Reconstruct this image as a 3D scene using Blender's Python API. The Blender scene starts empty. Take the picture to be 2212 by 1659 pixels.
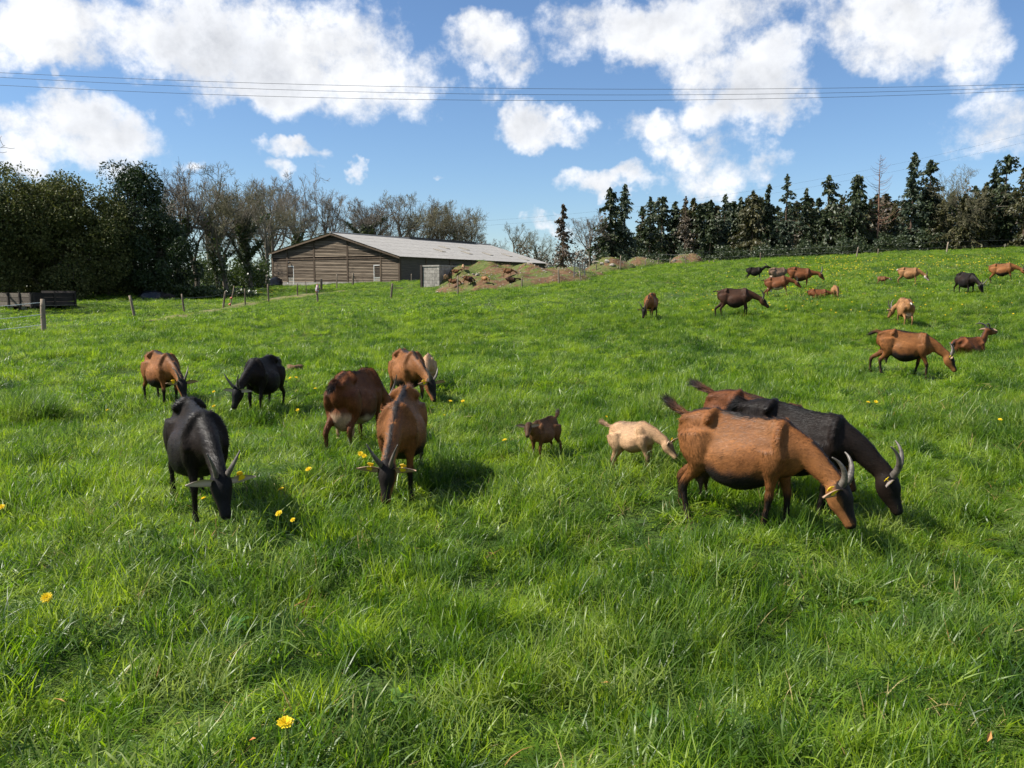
import bpy, bmesh, math, random
import numpy as np
from mathutils import Vector, Matrix, Euler
from mathutils import noise as mnoise

SC = bpy.context.scene
COL = SC.collection
R = math.radians
random.seed(11)
np.random.seed(11)

# ------------------------------------------------------------------ camera
CAM_H = 1.6
PITCH = R(6.75)
F22 = 1803.0                     # focal length in units of a 2212 px wide picture
cd = bpy.data.cameras.new('camera')
cam = bpy.data.objects.new('camera', cd)
COL.objects.link(cam)
cam.location = (0, 0, CAM_H)
cam.rotation_euler = (math.pi / 2 - PITCH, 0, 0)
cd.sensor_width = 36.0
cd.lens = 36.0 * F22 / 2212.0
cd.clip_start = 0.05
cd.clip_end = 3000
SC.camera = cam
SC.render.resolution_x, SC.render.resolution_y = 1024, 768

def ray(px, py):
    """direction of a picture point given in a 2212 x 1659 frame"""
    a = (px - 1106.0) / F22
    b = (829.5 - py) / F22
    c, s = math.cos(PITCH), math.sin(PITCH)
    v = Vector((a, c + b * s, -s + b * c))
    return v

# ------------------------------------------------------------------ light
SUN_EL = R(47)
SUN_AZ_LEFT = R(95)              # measured from the view direction (+Y) towards -X
to_sun = Vector((-math.sin(SUN_AZ_LEFT) * math.cos(SUN_EL), math.cos(SUN_AZ_LEFT) * math.cos(SUN_EL), math.sin(SUN_EL)))
sl = bpy.data.lights.new('sun', 'SUN')
sl.energy = 5.0
sl.angle = R(0.53)
sl.color = (1.0, 0.95, 0.86)
so = bpy.data.objects.new('sun', sl)
COL.objects.link(so)
so.rotation_euler = (-to_sun).to_track_quat('-Z', 'Y').to_euler()
so.location = (0, 0, 60)

SC.view_settings.view_transform = 'Standard'
SC.view_settings.look = 'None'
SC.view_settings.exposure = 0.9
SC.view_settings.gamma = 1.0
SC.view_settings.use_curve_mapping = False
SC.render.engine = 'CYCLES'
SC.cycles.max_bounces = 5
SC.cycles.diffuse_bounces = 2
SC.cycles.glossy_bounces = 2
SC.cycles.transmission_bounces = 4
SC.cycles.transparent_max_bounces = 8
SC.cycles.sample_clamp_indirect = 6.0
SC.cycles.caustics_reflective = False
SC.cycles.caustics_refractive = False

# ------------------------------------------------------------------ node helpers
class NT:
    def __init__(self, tree):
        self.t = tree; self.n = tree.nodes; self.l = tree.links
    def node(self, typ, **kw):
        nd = self.n.new(typ)
        for k, v in kw.items():
            setattr(nd, k, v)
        return nd
    def set(self, sock, v):
        if v is None: return
        if isinstance(v, bpy.types.NodeSocket):
            self.l.new(v, sock)
        else:
            try: sock.default_value = v
            except TypeError:
                sock.default_value = (*v, 1.0)
            except ValueError:
                sock.default_value = (*v, 1.0)
    def math(self, op, a, b=None, c=None, clamp=False):
        nd = self.n.new('ShaderNodeMath'); nd.operation = op; nd.use_clamp = clamp
        self.set(nd.inputs[0], a); self.set(nd.inputs[1], b)
        if c is not None: self.set(nd.inputs[2], c)
        return nd.outputs[0]
    def noise(self, vec, scale, detail=3, rough=0.55, dist=0.0, dim='3D'):
        nd = self.n.new('ShaderNodeTexNoise'); nd.noise_dimensions = dim
        if vec is not None: self.l.new(vec, nd.inputs['Vector'])
        nd.inputs['Scale'].default_value = scale; nd.inputs['Detail'].default_value = detail
        nd.inputs['Roughness'].default_value = rough; nd.inputs['Distortion'].default_value = dist
        return nd.outputs['Fac']
    def ramp(self, fac, stops, interp='LINEAR'):
        nd = self.n.new('ShaderNodeValToRGB'); nd.color_ramp.interpolation = interp
        el = nd.color_ramp.elements
        while len(el) < len(stops): el.new(0.5)
        for e, (p, c) in zip(el, stops):
            e.position = p
            e.color = (*c, 1.0) if not isinstance(c, (int, float)) else (c, c, c, 1.0)
        self.set(nd.inputs[0], fac)
        return nd.outputs[0]
    def mix(self, fac, a, b, blend='MIX'):
        nd = self.n.new('ShaderNodeMix'); nd.data_type = 'RGBA'; nd.blend_type = blend
        self.set(nd.inputs[0], fac); self.set(nd.inputs[6], a); self.set(nd.inputs[7], b)
        return nd.outputs[2]
    def mapr(self, v, a, b, c=0.0, d=1.0, smooth=False):
        nd = self.n.new('ShaderNodeMapRange')
        nd.interpolation_type = 'SMOOTHSTEP' if smooth else 'LINEAR'
        nd.clamp = True
        self.set(nd.inputs[0], v)
        for i, q in enumerate((a, b, c, d)): self.set(nd.inputs[i + 1], q)
        return nd.outputs[0]
    def scalevec(self, vec, s):
        nd = self.n.new('ShaderNodeMapping'); nd.inputs['Scale'].default_value = s
        self.l.new(vec, nd.inputs['Vector'])
        return nd.outputs[0]

MATS = {}
def mat(name):
    m = bpy.data.materials.new(name); m.use_nodes = True
    t = NT(m.node_tree); t.n.clear()
    MATS[name] = m
    return m, t

def finish(t, color, rough=0.8, bump=None, bump_s=0.3, bump_d=0.02, spec=0.3, transl=None, metal=0.0, sheen=0.0, transl_fac=0.35, alpha=None):
    out = t.node('ShaderNodeOutputMaterial')
    p = t.node('ShaderNodeBsdfPrincipled')
    t.set(p.inputs['Base Color'], color)
    t.set(p.inputs['Roughness'], rough)
    t.set(p.inputs['Specular IOR Level'], spec)
    t.set(p.inputs['Metallic'], metal)
    if sheen:
        t.set(p.inputs['Sheen Weight'], sheen); t.set(p.inputs['Sheen Roughness'], 0.4)
    if bump is not None:
        b = t.node('ShaderNodeBump'); b.inputs['Strength'].default_value = bump_s; b.inputs['Distance'].default_value = bump_d
        t.l.new(bump, b.inputs['Height']); t.l.new(b.outputs[0], p.inputs['Normal'])
    if transl is not None:
        tr = t.node('ShaderNodeBsdfTranslucent'); t.set(tr.inputs[0], transl)
        mx = t.node('ShaderNodeMixShader'); mx.inputs[0].default_value = transl_fac
        t.l.new(p.outputs[0], mx.inputs[1]); t.l.new(tr.outputs[0], mx.inputs[2])
        t.l.new(mx.outputs[0], out.inputs[0])
    else:
        t.l.new(p.outputs[0], out.inputs[0])
    return p

def objco(t): return t.node('ShaderNodeTexCoord').outputs['Object']
def worldco(t): return t.node('ShaderNodeNewGeometry').outputs['Position']
def orand(t): return t.node('ShaderNodeObjectInfo').outputs['Random']

# ------------------------------------------------------------------ world: blue sky with cumulus
world = bpy.data.worlds.new('World'); SC.world = world; world.use_nodes = True
w = NT(world.node_tree); w.n.clear()
sky = w.node('ShaderNodeTexSky'); sky.sky_type = 'NISHITA'; sky.sun_disc = False
sky.sun_elevation = SUN_EL
sky.sun_rotation = -SUN_AZ_LEFT
sky.air_density = 1.0; sky.dust_density = 0.25; sky.ozone_density = 3.0; sky.altitude = 100
dirv = w.node('ShaderNodeTexCoord').outputs['Generated']
sep = w.node('ShaderNodeSeparateXYZ'); w.l.new(dirv, sep.inputs[0])
az = w.math('ARCTAN2', sep.outputs[0], sep.outputs[1])      # 0 ahead, + to the right
el = w.math('ARCSINE', sep.outputs[2])
# warp coordinates so that cloud edges billow
comb = w.node('ShaderNodeCombineXYZ'); w.l.new(az, comb.inputs[0]); w.l.new(el, comb.inputs[1])
ae = comb.outputs[0]
n1 = w.node('ShaderNodeTexNoise'); w.l.new(ae, n1.inputs['Vector']); n1.inputs['Scale'].default_value = 9; n1.inputs['Detail'].default_value = 5; n1.inputs['Roughness'].default_value = 0.6
vs = w.node('ShaderNodeVectorMath', operation='SUBTRACT'); w.l.new(n1.outputs['Color'], vs.inputs[0]); vs.inputs[1].default_value = (0.5, 0.5, 0.5)
vm = w.node('ShaderNodeVectorMath', operation='SCALE'); w.l.new(vs.outputs[0], vm.inputs[0]); vm.inputs['Scale'].default_value = 0.15
va = w.node('ShaderNodeVectorMath', operation='ADD'); w.l.new(ae, va.inputs[0]); w.l.new(vm.outputs[0], va.inputs[1])
s2 = w.node('ShaderNodeSeparateXYZ'); w.l.new(va.outputs[0], s2.inputs[0])
waz, wel = s2.outputs[0], s2.outputs[1]
BLOBS = [  # cumulus banks: centre and half-size in the 2212 frame, weight
 (650,120,300,150,1.0),(470,50,170,120,1.0),(790,150,170,120,1.0),(610,205,230,55,.9),
 (110,50,260,90,1.0),(330,70,170,75,.95),
 (1050,120,115,85,.9),(1040,55,80,50,.8),
 (190,285,195,75,1.0),(60,335,100,45,.8),(640,345,90,24,.75),(575,382,48,28,.7),(425,330,42,22,.6),(766,376,26,17,.6),(135,175,20,24,.5),
 (1160,268,105,55,.95),(1410,270,130,58,.9),(1490,325,150,50,.8),(1320,402,120,36,.85),(1560,380,130,55,.75),
 (1430,40,300,80,.95),(1645,150,120,95,1.0),(1620,215,150,75,1.0),(1530,140,120,60,.7),
 (1960,50,200,110,1.0),(1900,130,100,55,.8),(2150,290,170,55,.62),(2190,230,110,70,.66),(1190,472,55,16,.55),(940,392,20,10,.4),
]
best = None
for (cx, cy, rx, ry, wt) in BLOBS:
    d = ray(cx, cy).normalized()
    a0 = math.atan2(d.x, d.y); e0 = math.asin(d.z)
    ax = rx * .93 / F22 * math.cos(a0); ey = ry * .93 / F22
    u = w.math('MULTIPLY', w.math('SUBTRACT', waz, a0), 1 / ax)
    v = w.math('MULTIPLY', w.math('SUBTRACT', wel, e0), 1 / ey)
    r2 = w.math('MULTIPLY_ADD', u, u, w.math('MULTIPLY', v, v))
    val = w.math('MULTIPLY_ADD', r2, -wt * 0.8, wt)
    best = val if best is None else w.math('SMOOTH_MAX', best, val, 0.25)
# elsewhere in the sky the same kind of cumulus goes on
pl = w.node('ShaderNodeVectorMath', operation='DIVIDE'); w.l.new(dirv, pl.inputs[0])
zc = w.math('MAXIMUM', w.math('ADD', sep.outputs[2], 0.12), 0.05)
cz = w.node('ShaderNodeCombineXYZ'); [w.l.new(zc, cz.inputs[i]) for i in range(3)]
w.l.new(cz.outputs[0], pl.inputs[1])
gen = w.math('MULTIPLY_ADD', w.noise(pl.outputs[0], 1.1, 4, 0.5), 5.0, -2.35)
inside = w.math('MULTIPLY', w.mapr(w.math('ABSOLUTE', az), 0.56, 0.8, 1, 0, True), w.mapr(el, 0.30, 0.5, 1, 0, True))
fieldv = w.math('ADD', w.math('MULTIPLY', w.math('MAXIMUM', best, -1.0), inside), w.math('MULTIPLY', gen, w.math('SUBTRACT', 1.0, inside)))
fine = w.noise(ae, 17, 8, 0.66)
fieldv = w.math('ADD', fieldv, w.math('MULTIPLY_ADD', fine, 2.1, -1.12))
alpha = w.mapr(fieldv, 0.02, 0.80, 0, 1, True)
thick = w.mapr(fieldv, 0.35, 1.3, 0, 1, True)
shade_n = w.noise(ae, 7.5, 4, 0.55)
grey = w.math('MULTIPLY', thick, w.mapr(shade_n, 0.42, 0.64, 0, 1, True))
ccol = w.mix(grey, (8.9, 8.95, 9.0), (5.0, 5.2, 5.6))
ccol = w.mix(w.math('MULTIPLY', w.math('SUBTRACT', 1.0, thick), 0.55), ccol, (6.9, 7.2, 7.9))
off = w.node('ShaderNodeVectorMath', operation='ADD'); w.l.new(ae, off.inputs[0]); off.inputs[1].default_value = (-0.022, 0.03, 0)
lit = w.mapr(w.math('SUBTRACT', w.noise(off.outputs[0], 17, 5, 0.6), w.noise(ae, 17, 5, 0.6)), -0.12, 0.16, 1.05, 0.84)
ccol = w.mix(1.0, ccol, lit, 'MULTIPLY')
skyc = w.mix(1.0, sky.outputs[0], (0.84, 0.96, 1.1), 'MULTIPLY')
allc = w.mix(w.math('MULTIPLY', alpha, 0.97), skyc, ccol)
bg = w.node('ShaderNodeBackground'); w.l.new(allc, bg.inputs[0]); bg.inputs[1].default_value = 0.068
wo = w.node('ShaderNodeOutputWorld'); w.l.new(bg.outputs[0], wo.inputs[0])
world.cycles.sampling_method = 'MANUAL'; world.cycles.sample_map_resolution = 512

# ------------------------------------------------------------------ scene helpers
def tag(o, label=None, cat=None, group=None, kind=None):
    if label: o['label'] = label
    if cat: o['category'] = cat
    if group: o['group'] = group
    if kind: o['kind'] = kind
    return o

def empty(name, loc=(0, 0, 0), rz=0.0, label=None, cat=None, group=None):
    o = bpy.data.objects.new(name, None); COL.objects.link(o)
    o.empty_display_size = 0.2
    o.location = loc; o.rotation_euler = (0, 0, rz)
    return tag(o, label, cat, group)

def mk(name, verts, faces, material=None, parent=None, smooth=False):
    me = bpy.data.meshes.new(name)
    me.from_pydata([tuple(v) for v in verts], [], [tuple(f) for f in faces])
    if material is not None: me.materials.append(material)
    if smooth: me.polygons.foreach_set('use_smooth', [True] * len(me.polygons))
    me.update()
    return link(name, me, parent)

def mk_np(name, V, F, material=None, parent=None, smooth=False):
    """V (n,3) float array, F (m,3) or (m,4) int array"""
    me = bpy.data.meshes.new(name)
    V = np.asarray(V, np.float32); F = np.asarray(F, np.int32)
    me.vertices.add(len(V)); me.vertices.foreach_set('co', V.ravel())
    k = F.shape[1]
    me.loops.add(F.size); me.loops.foreach_set('vertex_index', F.ravel())
    me.polygons.add(len(F))
    me.polygons.foreach_set('loop_start', np.arange(0, F.size, k, dtype=np.int32))
    if smooth: me.polygons.foreach_set('use_smooth', np.ones(len(F), bool))
    if material is not None: me.materials.append(material)
    me.update(calc_edges=True)
    return link(name, me, parent)

def link(name, me, parent=None):
    o = bpy.data.objects.new(name, me); COL.objects.link(o)
    if parent is not None: o.parent = parent
    return o

def copy_tree(o, parent=None):
    c = o.copy(); COL.objects.link(c); c.parent = parent
    for ch in list(o.children): copy_tree(ch, c)
    return c

class MB:
    """collects boxes, bars and tubes for ONE part"""
    def __init__(self): self.v = []; self.f = []
    def add(self, v, f):
        n = len(self.v); self.v += [tuple(q) for q in v]; self.f += [tuple(i + n for i in q) for q in f]; return self
    def box(self, x0, x1, y0, y1, z0, z1, M=None):
        v = [Vector(p) for p in ((x0,y0,z0),(x1,y0,z0),(x1,y1,z0),(x0,y1,z0),(x0,y0,z1),(x1,y0,z1),(x1,y1,z1),(x0,y1,z1))]
        if M is not None: v = [M @ p for p in v]
        return self.add(v, [(0,3,2,1),(4,5,6,7),(0,1,5,4),(1,2,6,5),(2,3,7,6),(3,0,4,7)])
    def tube(self, pts, radii, n=8, cap=True):
        pts = [Vector(p) for p in pts]; rings = []
        u = None
        for i, p in enumerate(pts):
            t = (pts[min(i + 1, len(pts) - 1)] - pts[max(i - 1, 0)]).normalized()
            if u is None:
                u = t.cross(Vector((0.13, 0.94, 0.31)))
                if u.length < .1: u = t.cross(Vector((1, 0, 0)))
            u = (u - t * u.dot(t)).normalized(); b = t.cross(u)
            r = radii[i] if hasattr(radii, '__len__') else radii
            rings.append([p + (u * math.cos(2 * math.pi * k / n) + b * math.sin(2 * math.pi * k / n)) * r for k in range(n)])
        v = [q for rg in rings for q in rg]; f = []
        for i in range(len(rings) - 1):
            for k in range(n):
                f.append((i*n + k, i*n + (k+1) % n, (i+1)*n + (k+1) % n, (i+1)*n + k))
        if cap:
            f.append(tuple(range(n))[::-1]); f.append(tuple(range((len(rings)-1)*n, len(rings)*n)))
        return self.add(v, f)
    def build(self, name, material=None, parent=None, smooth=False):
        return mk(name, self.v, self.f, material, parent, smooth)

# ------------------------------------------------------------------ terrain height
def _cp(px, py, d):
    v = ray(px, py); v = v / v.y * d
    return (v.x, d, CAM_H + v.z)
CTRL = [(0,-6,0),(-8,-3,-.02),(8,-3,.05),(0,3,0),(-3,5,0),(3,5,0),(0,8,0.0),(-7,8,-.03),(7,8,.12),(-5,12,-.02),(3,14,.1),
        (-16,-5,-.1),(16,-5,.2),(-60,10,-.6),(-60,-30,-.5),(60,-30,1.0),(60,20,2.4)]
for c in [(1950,806,13.2),(570,880,11.2),(1590,683,25),(2170,612,34),(1965,617,36),(1690,643,33),(1725,620,38),(1635,606,45),
          (2085,641,27),(1950,704,23.5),(1405,690,25.5),(95,722,29),(292,688,43),(394,678,50),(580,656,55),(685,658,58),
          (989,638,54),(1207,616,62),(1340,583,80),(1481,573,96),(1850,556,96),(2045,546,92),(2300,535,90),
          (600,620,105),(860,612,98),(1100,612,112),(300,640,66),(20,665,54),(200,700,38),(1100,720,22),(800,700,27),(480,700,30),(1400,620,47),(1200,650,38),
          (150,640,80),(600,612,140),(1100,600,150)]:
    CTRL.append(_cp(*c))
CTRL += [(-60,70,.5),(-90,110,.8),(-60,160,1.8),(0,180,3.0),(40,150,5.2),(60,120,5.6),(100,110,6.3),(110,160,7),(0,260,4),(120,260,8),(-140,240,3),(-150,60,0),(150,40,4.5),(-200,400,5),(200,400,10),(0,420,6)]
CTRL = np.array(CTRL, float)
def _phi(d2): return np.where(d2 > 1e-9, d2 * np.log(np.maximum(d2, 1e-9)) * 0.5, 0.0)
_s = 0.01
_P = CTRL[:, :2] * _s
_K = _phi(((_P[:, None] - _P[None]) ** 2).sum(-1)) + np.eye(len(_P)) * 2e-4
_A = np.zeros((len(_P) + 3,) * 2); _A[:len(_P), :len(_P)] = _K
_A[:len(_P), len(_P)] = 1; _A[:len(_P), len(_P)+1:] = _P; _A[len(_P), :len(_P)] = 1; _A[len(_P)+1:, :len(_P)] = _P.T
_W = np.linalg.solve(_A, np.concatenate([CTRL[:, 2], np.zeros(3)]))
def smooth_h(X, Y):
    X = np.asarray(X, float); Y = np.asarray(Y, float); sh = X.shape
    q = np.stack([X.ravel(), Y.ravel()], 1) * _s
    out = np.zeros(len(q))
    for i in range(0, len(q), 50000):
        s_ = q[i:i+50000]
        out[i:i+50000] = _phi(((s_[:, None] - _P[None]) ** 2).sum(-1)) @ _W[:len(_P)] + _W[len(_P)] + s_ @ _W[len(_P)+1:]
    return out.reshape(sh)
_rs = np.random.RandomState(5)
_WV = [(_rs.uniform(0, 6.28), _rs.uniform(.5, 1) * f, _rs.uniform(0, 6.28), a) for f, a in
       [(.5,.035),(.7,.03),(.9,.03),(1.3,.028),(1.7,.026),(2.3,.022),(3.1,.020),(4.3,.016),(5.5,.013)] for _ in range(2)]
def H(X, Y):
    X = np.asarray(X, float); Y = np.asarray(Y, float)
    z = smooth_h(X, Y)
    for th, k, p, a in _WV:
        z = z + a * np.sin(k * (X * math.cos(th) + Y * math.sin(th)) + p + 0.8 * np.sin(k * .37 * (X * math.sin(th) - Y * math.cos(th))))
    return z
def hz(x, y): return float(H(np.array([x]), np.array([y]))[0])
MOUNDS = [  # heaps of earth: x, y, rx, ry, height
    (0.2, 66.5, 6.2, 5.2, 1.4), (-3.0, 75.5, 4.8, 3.2, 1.75), (9.2, 80, 2.6, 2.4, 1.05), (12.9, 84, 2.4, 2.2, .9), (18.2, 88, 1.9, 1.9, 1.1), (4.6, 71, 3.2, 2.6, .8)]
def bump(X, Y):
    z = np.zeros_like(np.asarray(X, float))
    for mx, my, rx, ry, h in MOUNDS:
        r2 = ((X - mx) / rx) ** 2 + ((Y - my) / ry) ** 2
        z = np.maximum(z, h * np.clip(1 - r2, 0, 1) ** .85)
    return z
def surf(x, y):
    X = np.array([x], float); Y = np.array([y], float)
    b = bump(X, Y)
    return float((H(X, Y) + np.where(b > .02, b * (1 + .12 * np.sin(X * 2.3 + Y * 1.1)) + .06, 0))[0])
def at(px, py, lift=0.0):
    """the ground point seen at a picture point"""
    v = ray(px, py); ts = np.concatenate([np.linspace(1.5, 30, 400), np.linspace(30.1, 200, 900)])
    X = v.x * ts; Y = v.y * ts; Z = CAM_H + v.z * ts
    bb = bump(X, Y); g = Z - H(X, Y) - np.where(bb > .02, bb * (1 + .12 * np.sin(X * 2.3 + Y * 1.1)) + .06, 0) - lift
    i = np.argmax(g < 0)
    if g[i] >= 0: i = len(ts) - 1
    j = max(i - 1, 0)
    a = g[j] / max(g[j] - g[i], 1e-6); tt = ts[j] + (ts[i] - ts[j]) * a
    x, y = v.x * tt, v.y * tt
    return Vector((x, y, surf(x, y)))
def at_d(px, py, d):
    """the point seen at a picture point, d metres ahead"""
    v = ray(px, py); v = v / v.y * d
    return Vector((v.x, v.y, CAM_H + v.z))

# ------------------------------------------------------------------ ground material and sheet
m, t = mat('pasture_soil')
wc = worldco(t)
a_ = t.noise(wc, 0.35, 4, 0.6); b_ = t.noise(wc, 3.5, 4, 0.6); c_ = t.noise(wc, 22, 3, 0.6)
g1 = t.ramp(b_, [(.3, (.022,.040,.008)), (.5, (.038,.070,.012)), (.68, (.070,.110,.022))])
g2 = t.mix(t.mapr(a_, .42, .62, 0, .5), g1, (.12, .17, .035))
g3 = t.mix(t.mapr(c_, .55, .72, 0, .45), g2, (.10, .12, .03))
finish(t, g3, .85, t.math('MULTIPLY_ADD', b_, 2.0, c_), .9, .06, spec=.15)
def axis(segments):
    out = []
    for a, b, s in segments: out += list(np.arange(a, b, s))
    return np.array(out + [segments[-1][1]])
xs = axis([(-400,-120,20),(-120,-40,4),(-40,-14,.8),(-14,14,.16),(14,40,.8),(40,120,4),(120,400,20)])
ys = axis([(-60,-10,10),(-10,1,1),(1,16,.16),(16,40,.4),(40,110,1.2),(110,200,6),(200,800,40)])
GX, GY = np.meshgrid(xs, ys)
V = np.stack([GX.ravel(), GY.ravel(), H(GX, GY).ravel()], 1)
nx, ny = len(xs), len(ys)
I = np.arange(nx * ny).reshape(ny, nx)
F = np.stack([I[:-1,:-1].ravel(), I[:-1,1:].ravel(), I[1:,1:].ravel(), I[1:,:-1].ravel()], 1)
ground = mk_np('ground', V, F, MATS['pasture_soil'], None, True)
tag(ground, 'green pasture rising gently towards the woods', 'pasture', kind='structure')

# ------------------------------------------------------------------ goats
def coat_mat(name, rough, bump_amt):
    m, t = mat(name)
    at_ = t.node('ShaderNodeAttribute'); at_.attribute_name = 'coat'
    oc = objco(t)
    st = t.noise(t.scalevec(oc, (5, 16, 8)), 4.0, 6, .7)
    big = t.noise(oc, 6.0, 3, .5)
    c1 = t.mix(1.0, at_.outputs['Color'], t.ramp(st, [(.30, .7), (.5, 1.0), (.70, 1.28)]), 'MULTIPLY')
    c2 = t.mix(1.0, c1, t.ramp(big, [(.3, .65), (.7, 1.3)]), 'MULTIPLY')
    finish(t, c2, .6, st, .6, .006, spec=.12)
    return m
coat_mat('goat_coat', .55, .8)
m, t = mat('goat_hair')
at_ = t.node('ShaderNodeAttribute'); at_.attribute_name = 'coat'
finish(t, at_.outputs['Color'], .5, spec=.2)
m, t = mat('goat_horn')
oc = objco(t)
finish(t, t.ramp(t.noise(oc, 30, 3), [(.3, (.045,.039,.033)), (.7, (.15,.13,.108))]), .45, spec=.4)
m, t = mat('goat_eye'); finish(t, (.02,.012,.005), .1, spec=.6)
m, t = mat('ear_tag_yellow'); finish(t, (.85,.60,.02), .4)

def crom(P, n):
    """Catmull-Rom samples through the rows of P"""
    P = np.asarray(P, float); m = len(P) - 1
    E = np.vstack([2 * P[0] - P[1], P, 2 * P[-1] - P[-2]])
    out = []
    for s in np.linspace(0, m, n):
        i = min(int(s), m - 1); u = s - i
        a, b, c, d = E[i], E[i+1], E[i+2], E[i+3]
        out.append(.5 * ((2*b) + (-a + c)*u + (2*a - 5*b + 4*c - d)*u*u + (-a + 3*b - 3*c + d)*u**3))
    return np.array(out)

def loft(rings):
    """list of (k,3) rings -> verts, quads + caps, closed"""
    k = len(rings[0]); V = np.concatenate(rings); F = []
    for i in range(len(rings) - 1):
        for j in range(k):
            F.append((i*k + j, i*k + (j+1) % k, (i+1)*k + (j+1) % k, (i+1)*k + j))
    F.append(tuple(range(k))[::-1]); F.append(tuple(range((len(rings)-1)*k, len(rings)*k)))
    return V, F

def limb(pts, lat, n=14, k=12):
    """pts rows: x y z r_lateral r_inplane ; lat: lateral direction(s)"""
    P = crom(pts, n); P[:, 3:5] = np.maximum(P[:, 3:5], .004)
    C = P[:, :3]; T = np.gradient(C, axis=0); T /= np.linalg.norm(T, axis=1)[:, None] + 1e-9
    lat = np.asarray(lat, float)
    L = np.tile(lat, (n, 1)) if lat.ndim == 1 else np.array([lat[min(int(i / (n - 1) * (len(lat) - 1) + .5), len(lat) - 1)] for i in range(n)])
    L = L - T * (L * T).sum(1)[:, None]; L /= np.linalg.norm(L, axis=1)[:, None]
    U = np.cross(T, L)
    a = np.linspace(0, 2 * np.pi, k, endpoint=False)
    rings = [C[i] + np.outer(np.cos(a), L[i]) * P[i, 3] + np.outer(np.sin(a), U[i]) * P[i, 4] for i in range(n)]
    return loft(rings), C, T, P

TRUNK = np.array([
 # x     top   bot   w.85  w.5   w.2
 (-.445,.640,.540,.018,.025,.022),
 (-.415,.690,.480,.045,.070,.055),
 (-.345,.735,.440,.075,.110,.085),
 (-.250,.765,.390,.066,.122,.115),
 (-.150,.768,.310,.042,.140,.170),
 (-.030,.758,.255,.048,.165,.200),
 ( .080,.752,.268,.054,.168,.182),
 ( .180,.758,.312,.050,.145,.135),
 ( .260,.762,.370,.052,.128,.098),
 ( .330,.715,.400,.048,.108,.075),
 ( .385,.640,.440,.036,.072,.050),
 ( .415,.580,.490,.018,.030,.022)])

def rotz(v, a):
    c, s = math.cos(a), math.sin(a)
    return np.array([v[0]*c - v[1]*s, v[0]*s + v[1]*c, v[2]])

COATS = {
 'chamois': dict(base=(.172,.066,.021), light=(.25,.118,.045), black=(.014,.011,.010), stripe=1, legs=1, belly=1, face=1, side=.25),
 'red':     dict(base=(.118,.041,.015), light=(.18,.076,.03), black=(.016,.012,.010), stripe=.8, legs=.6, belly=.7, face=.8, side=.15),
 'fawn':    dict(base=(.22,.105,.042), light=(.30,.17,.08), black=(.02,.015,.012), stripe=.7, legs=.3, belly=0, face=.5, side=.3),
 'dark':    dict(base=(.040,.018,.010), light=(.075,.034,.016), black=(.012,.010,.009), stripe=1, legs=.8, belly=.8, face=1, side=.1),
 'black':   dict(base=(.0085,.0062,.0052), light=(.020,.0105,.0065), black=(.0075,.007,.007), stripe=1, legs=.6, belly=1, face=1, side=.5),
 'tankid':  dict(base=(.40,.24,.13), light=(.46,.30,.17), black=(.03,.022,.018), stripe=.5, legs=.8, belly=.3, face=.6, side=.3),
 'kid':     dict(base=(.135,.060,.025), light=(.19,.095,.042), black=(.022,.016,.012), stripe=.7, legs=.4, belly=.3, face=.7, side=.2),
 'grey':    dict(base=(.14,.088,.058), light=(.2,.13,.08), black=(.03,.022,.018), stripe=.5, legs=.4, belly=.2, face=.7, side=.2),
}

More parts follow.
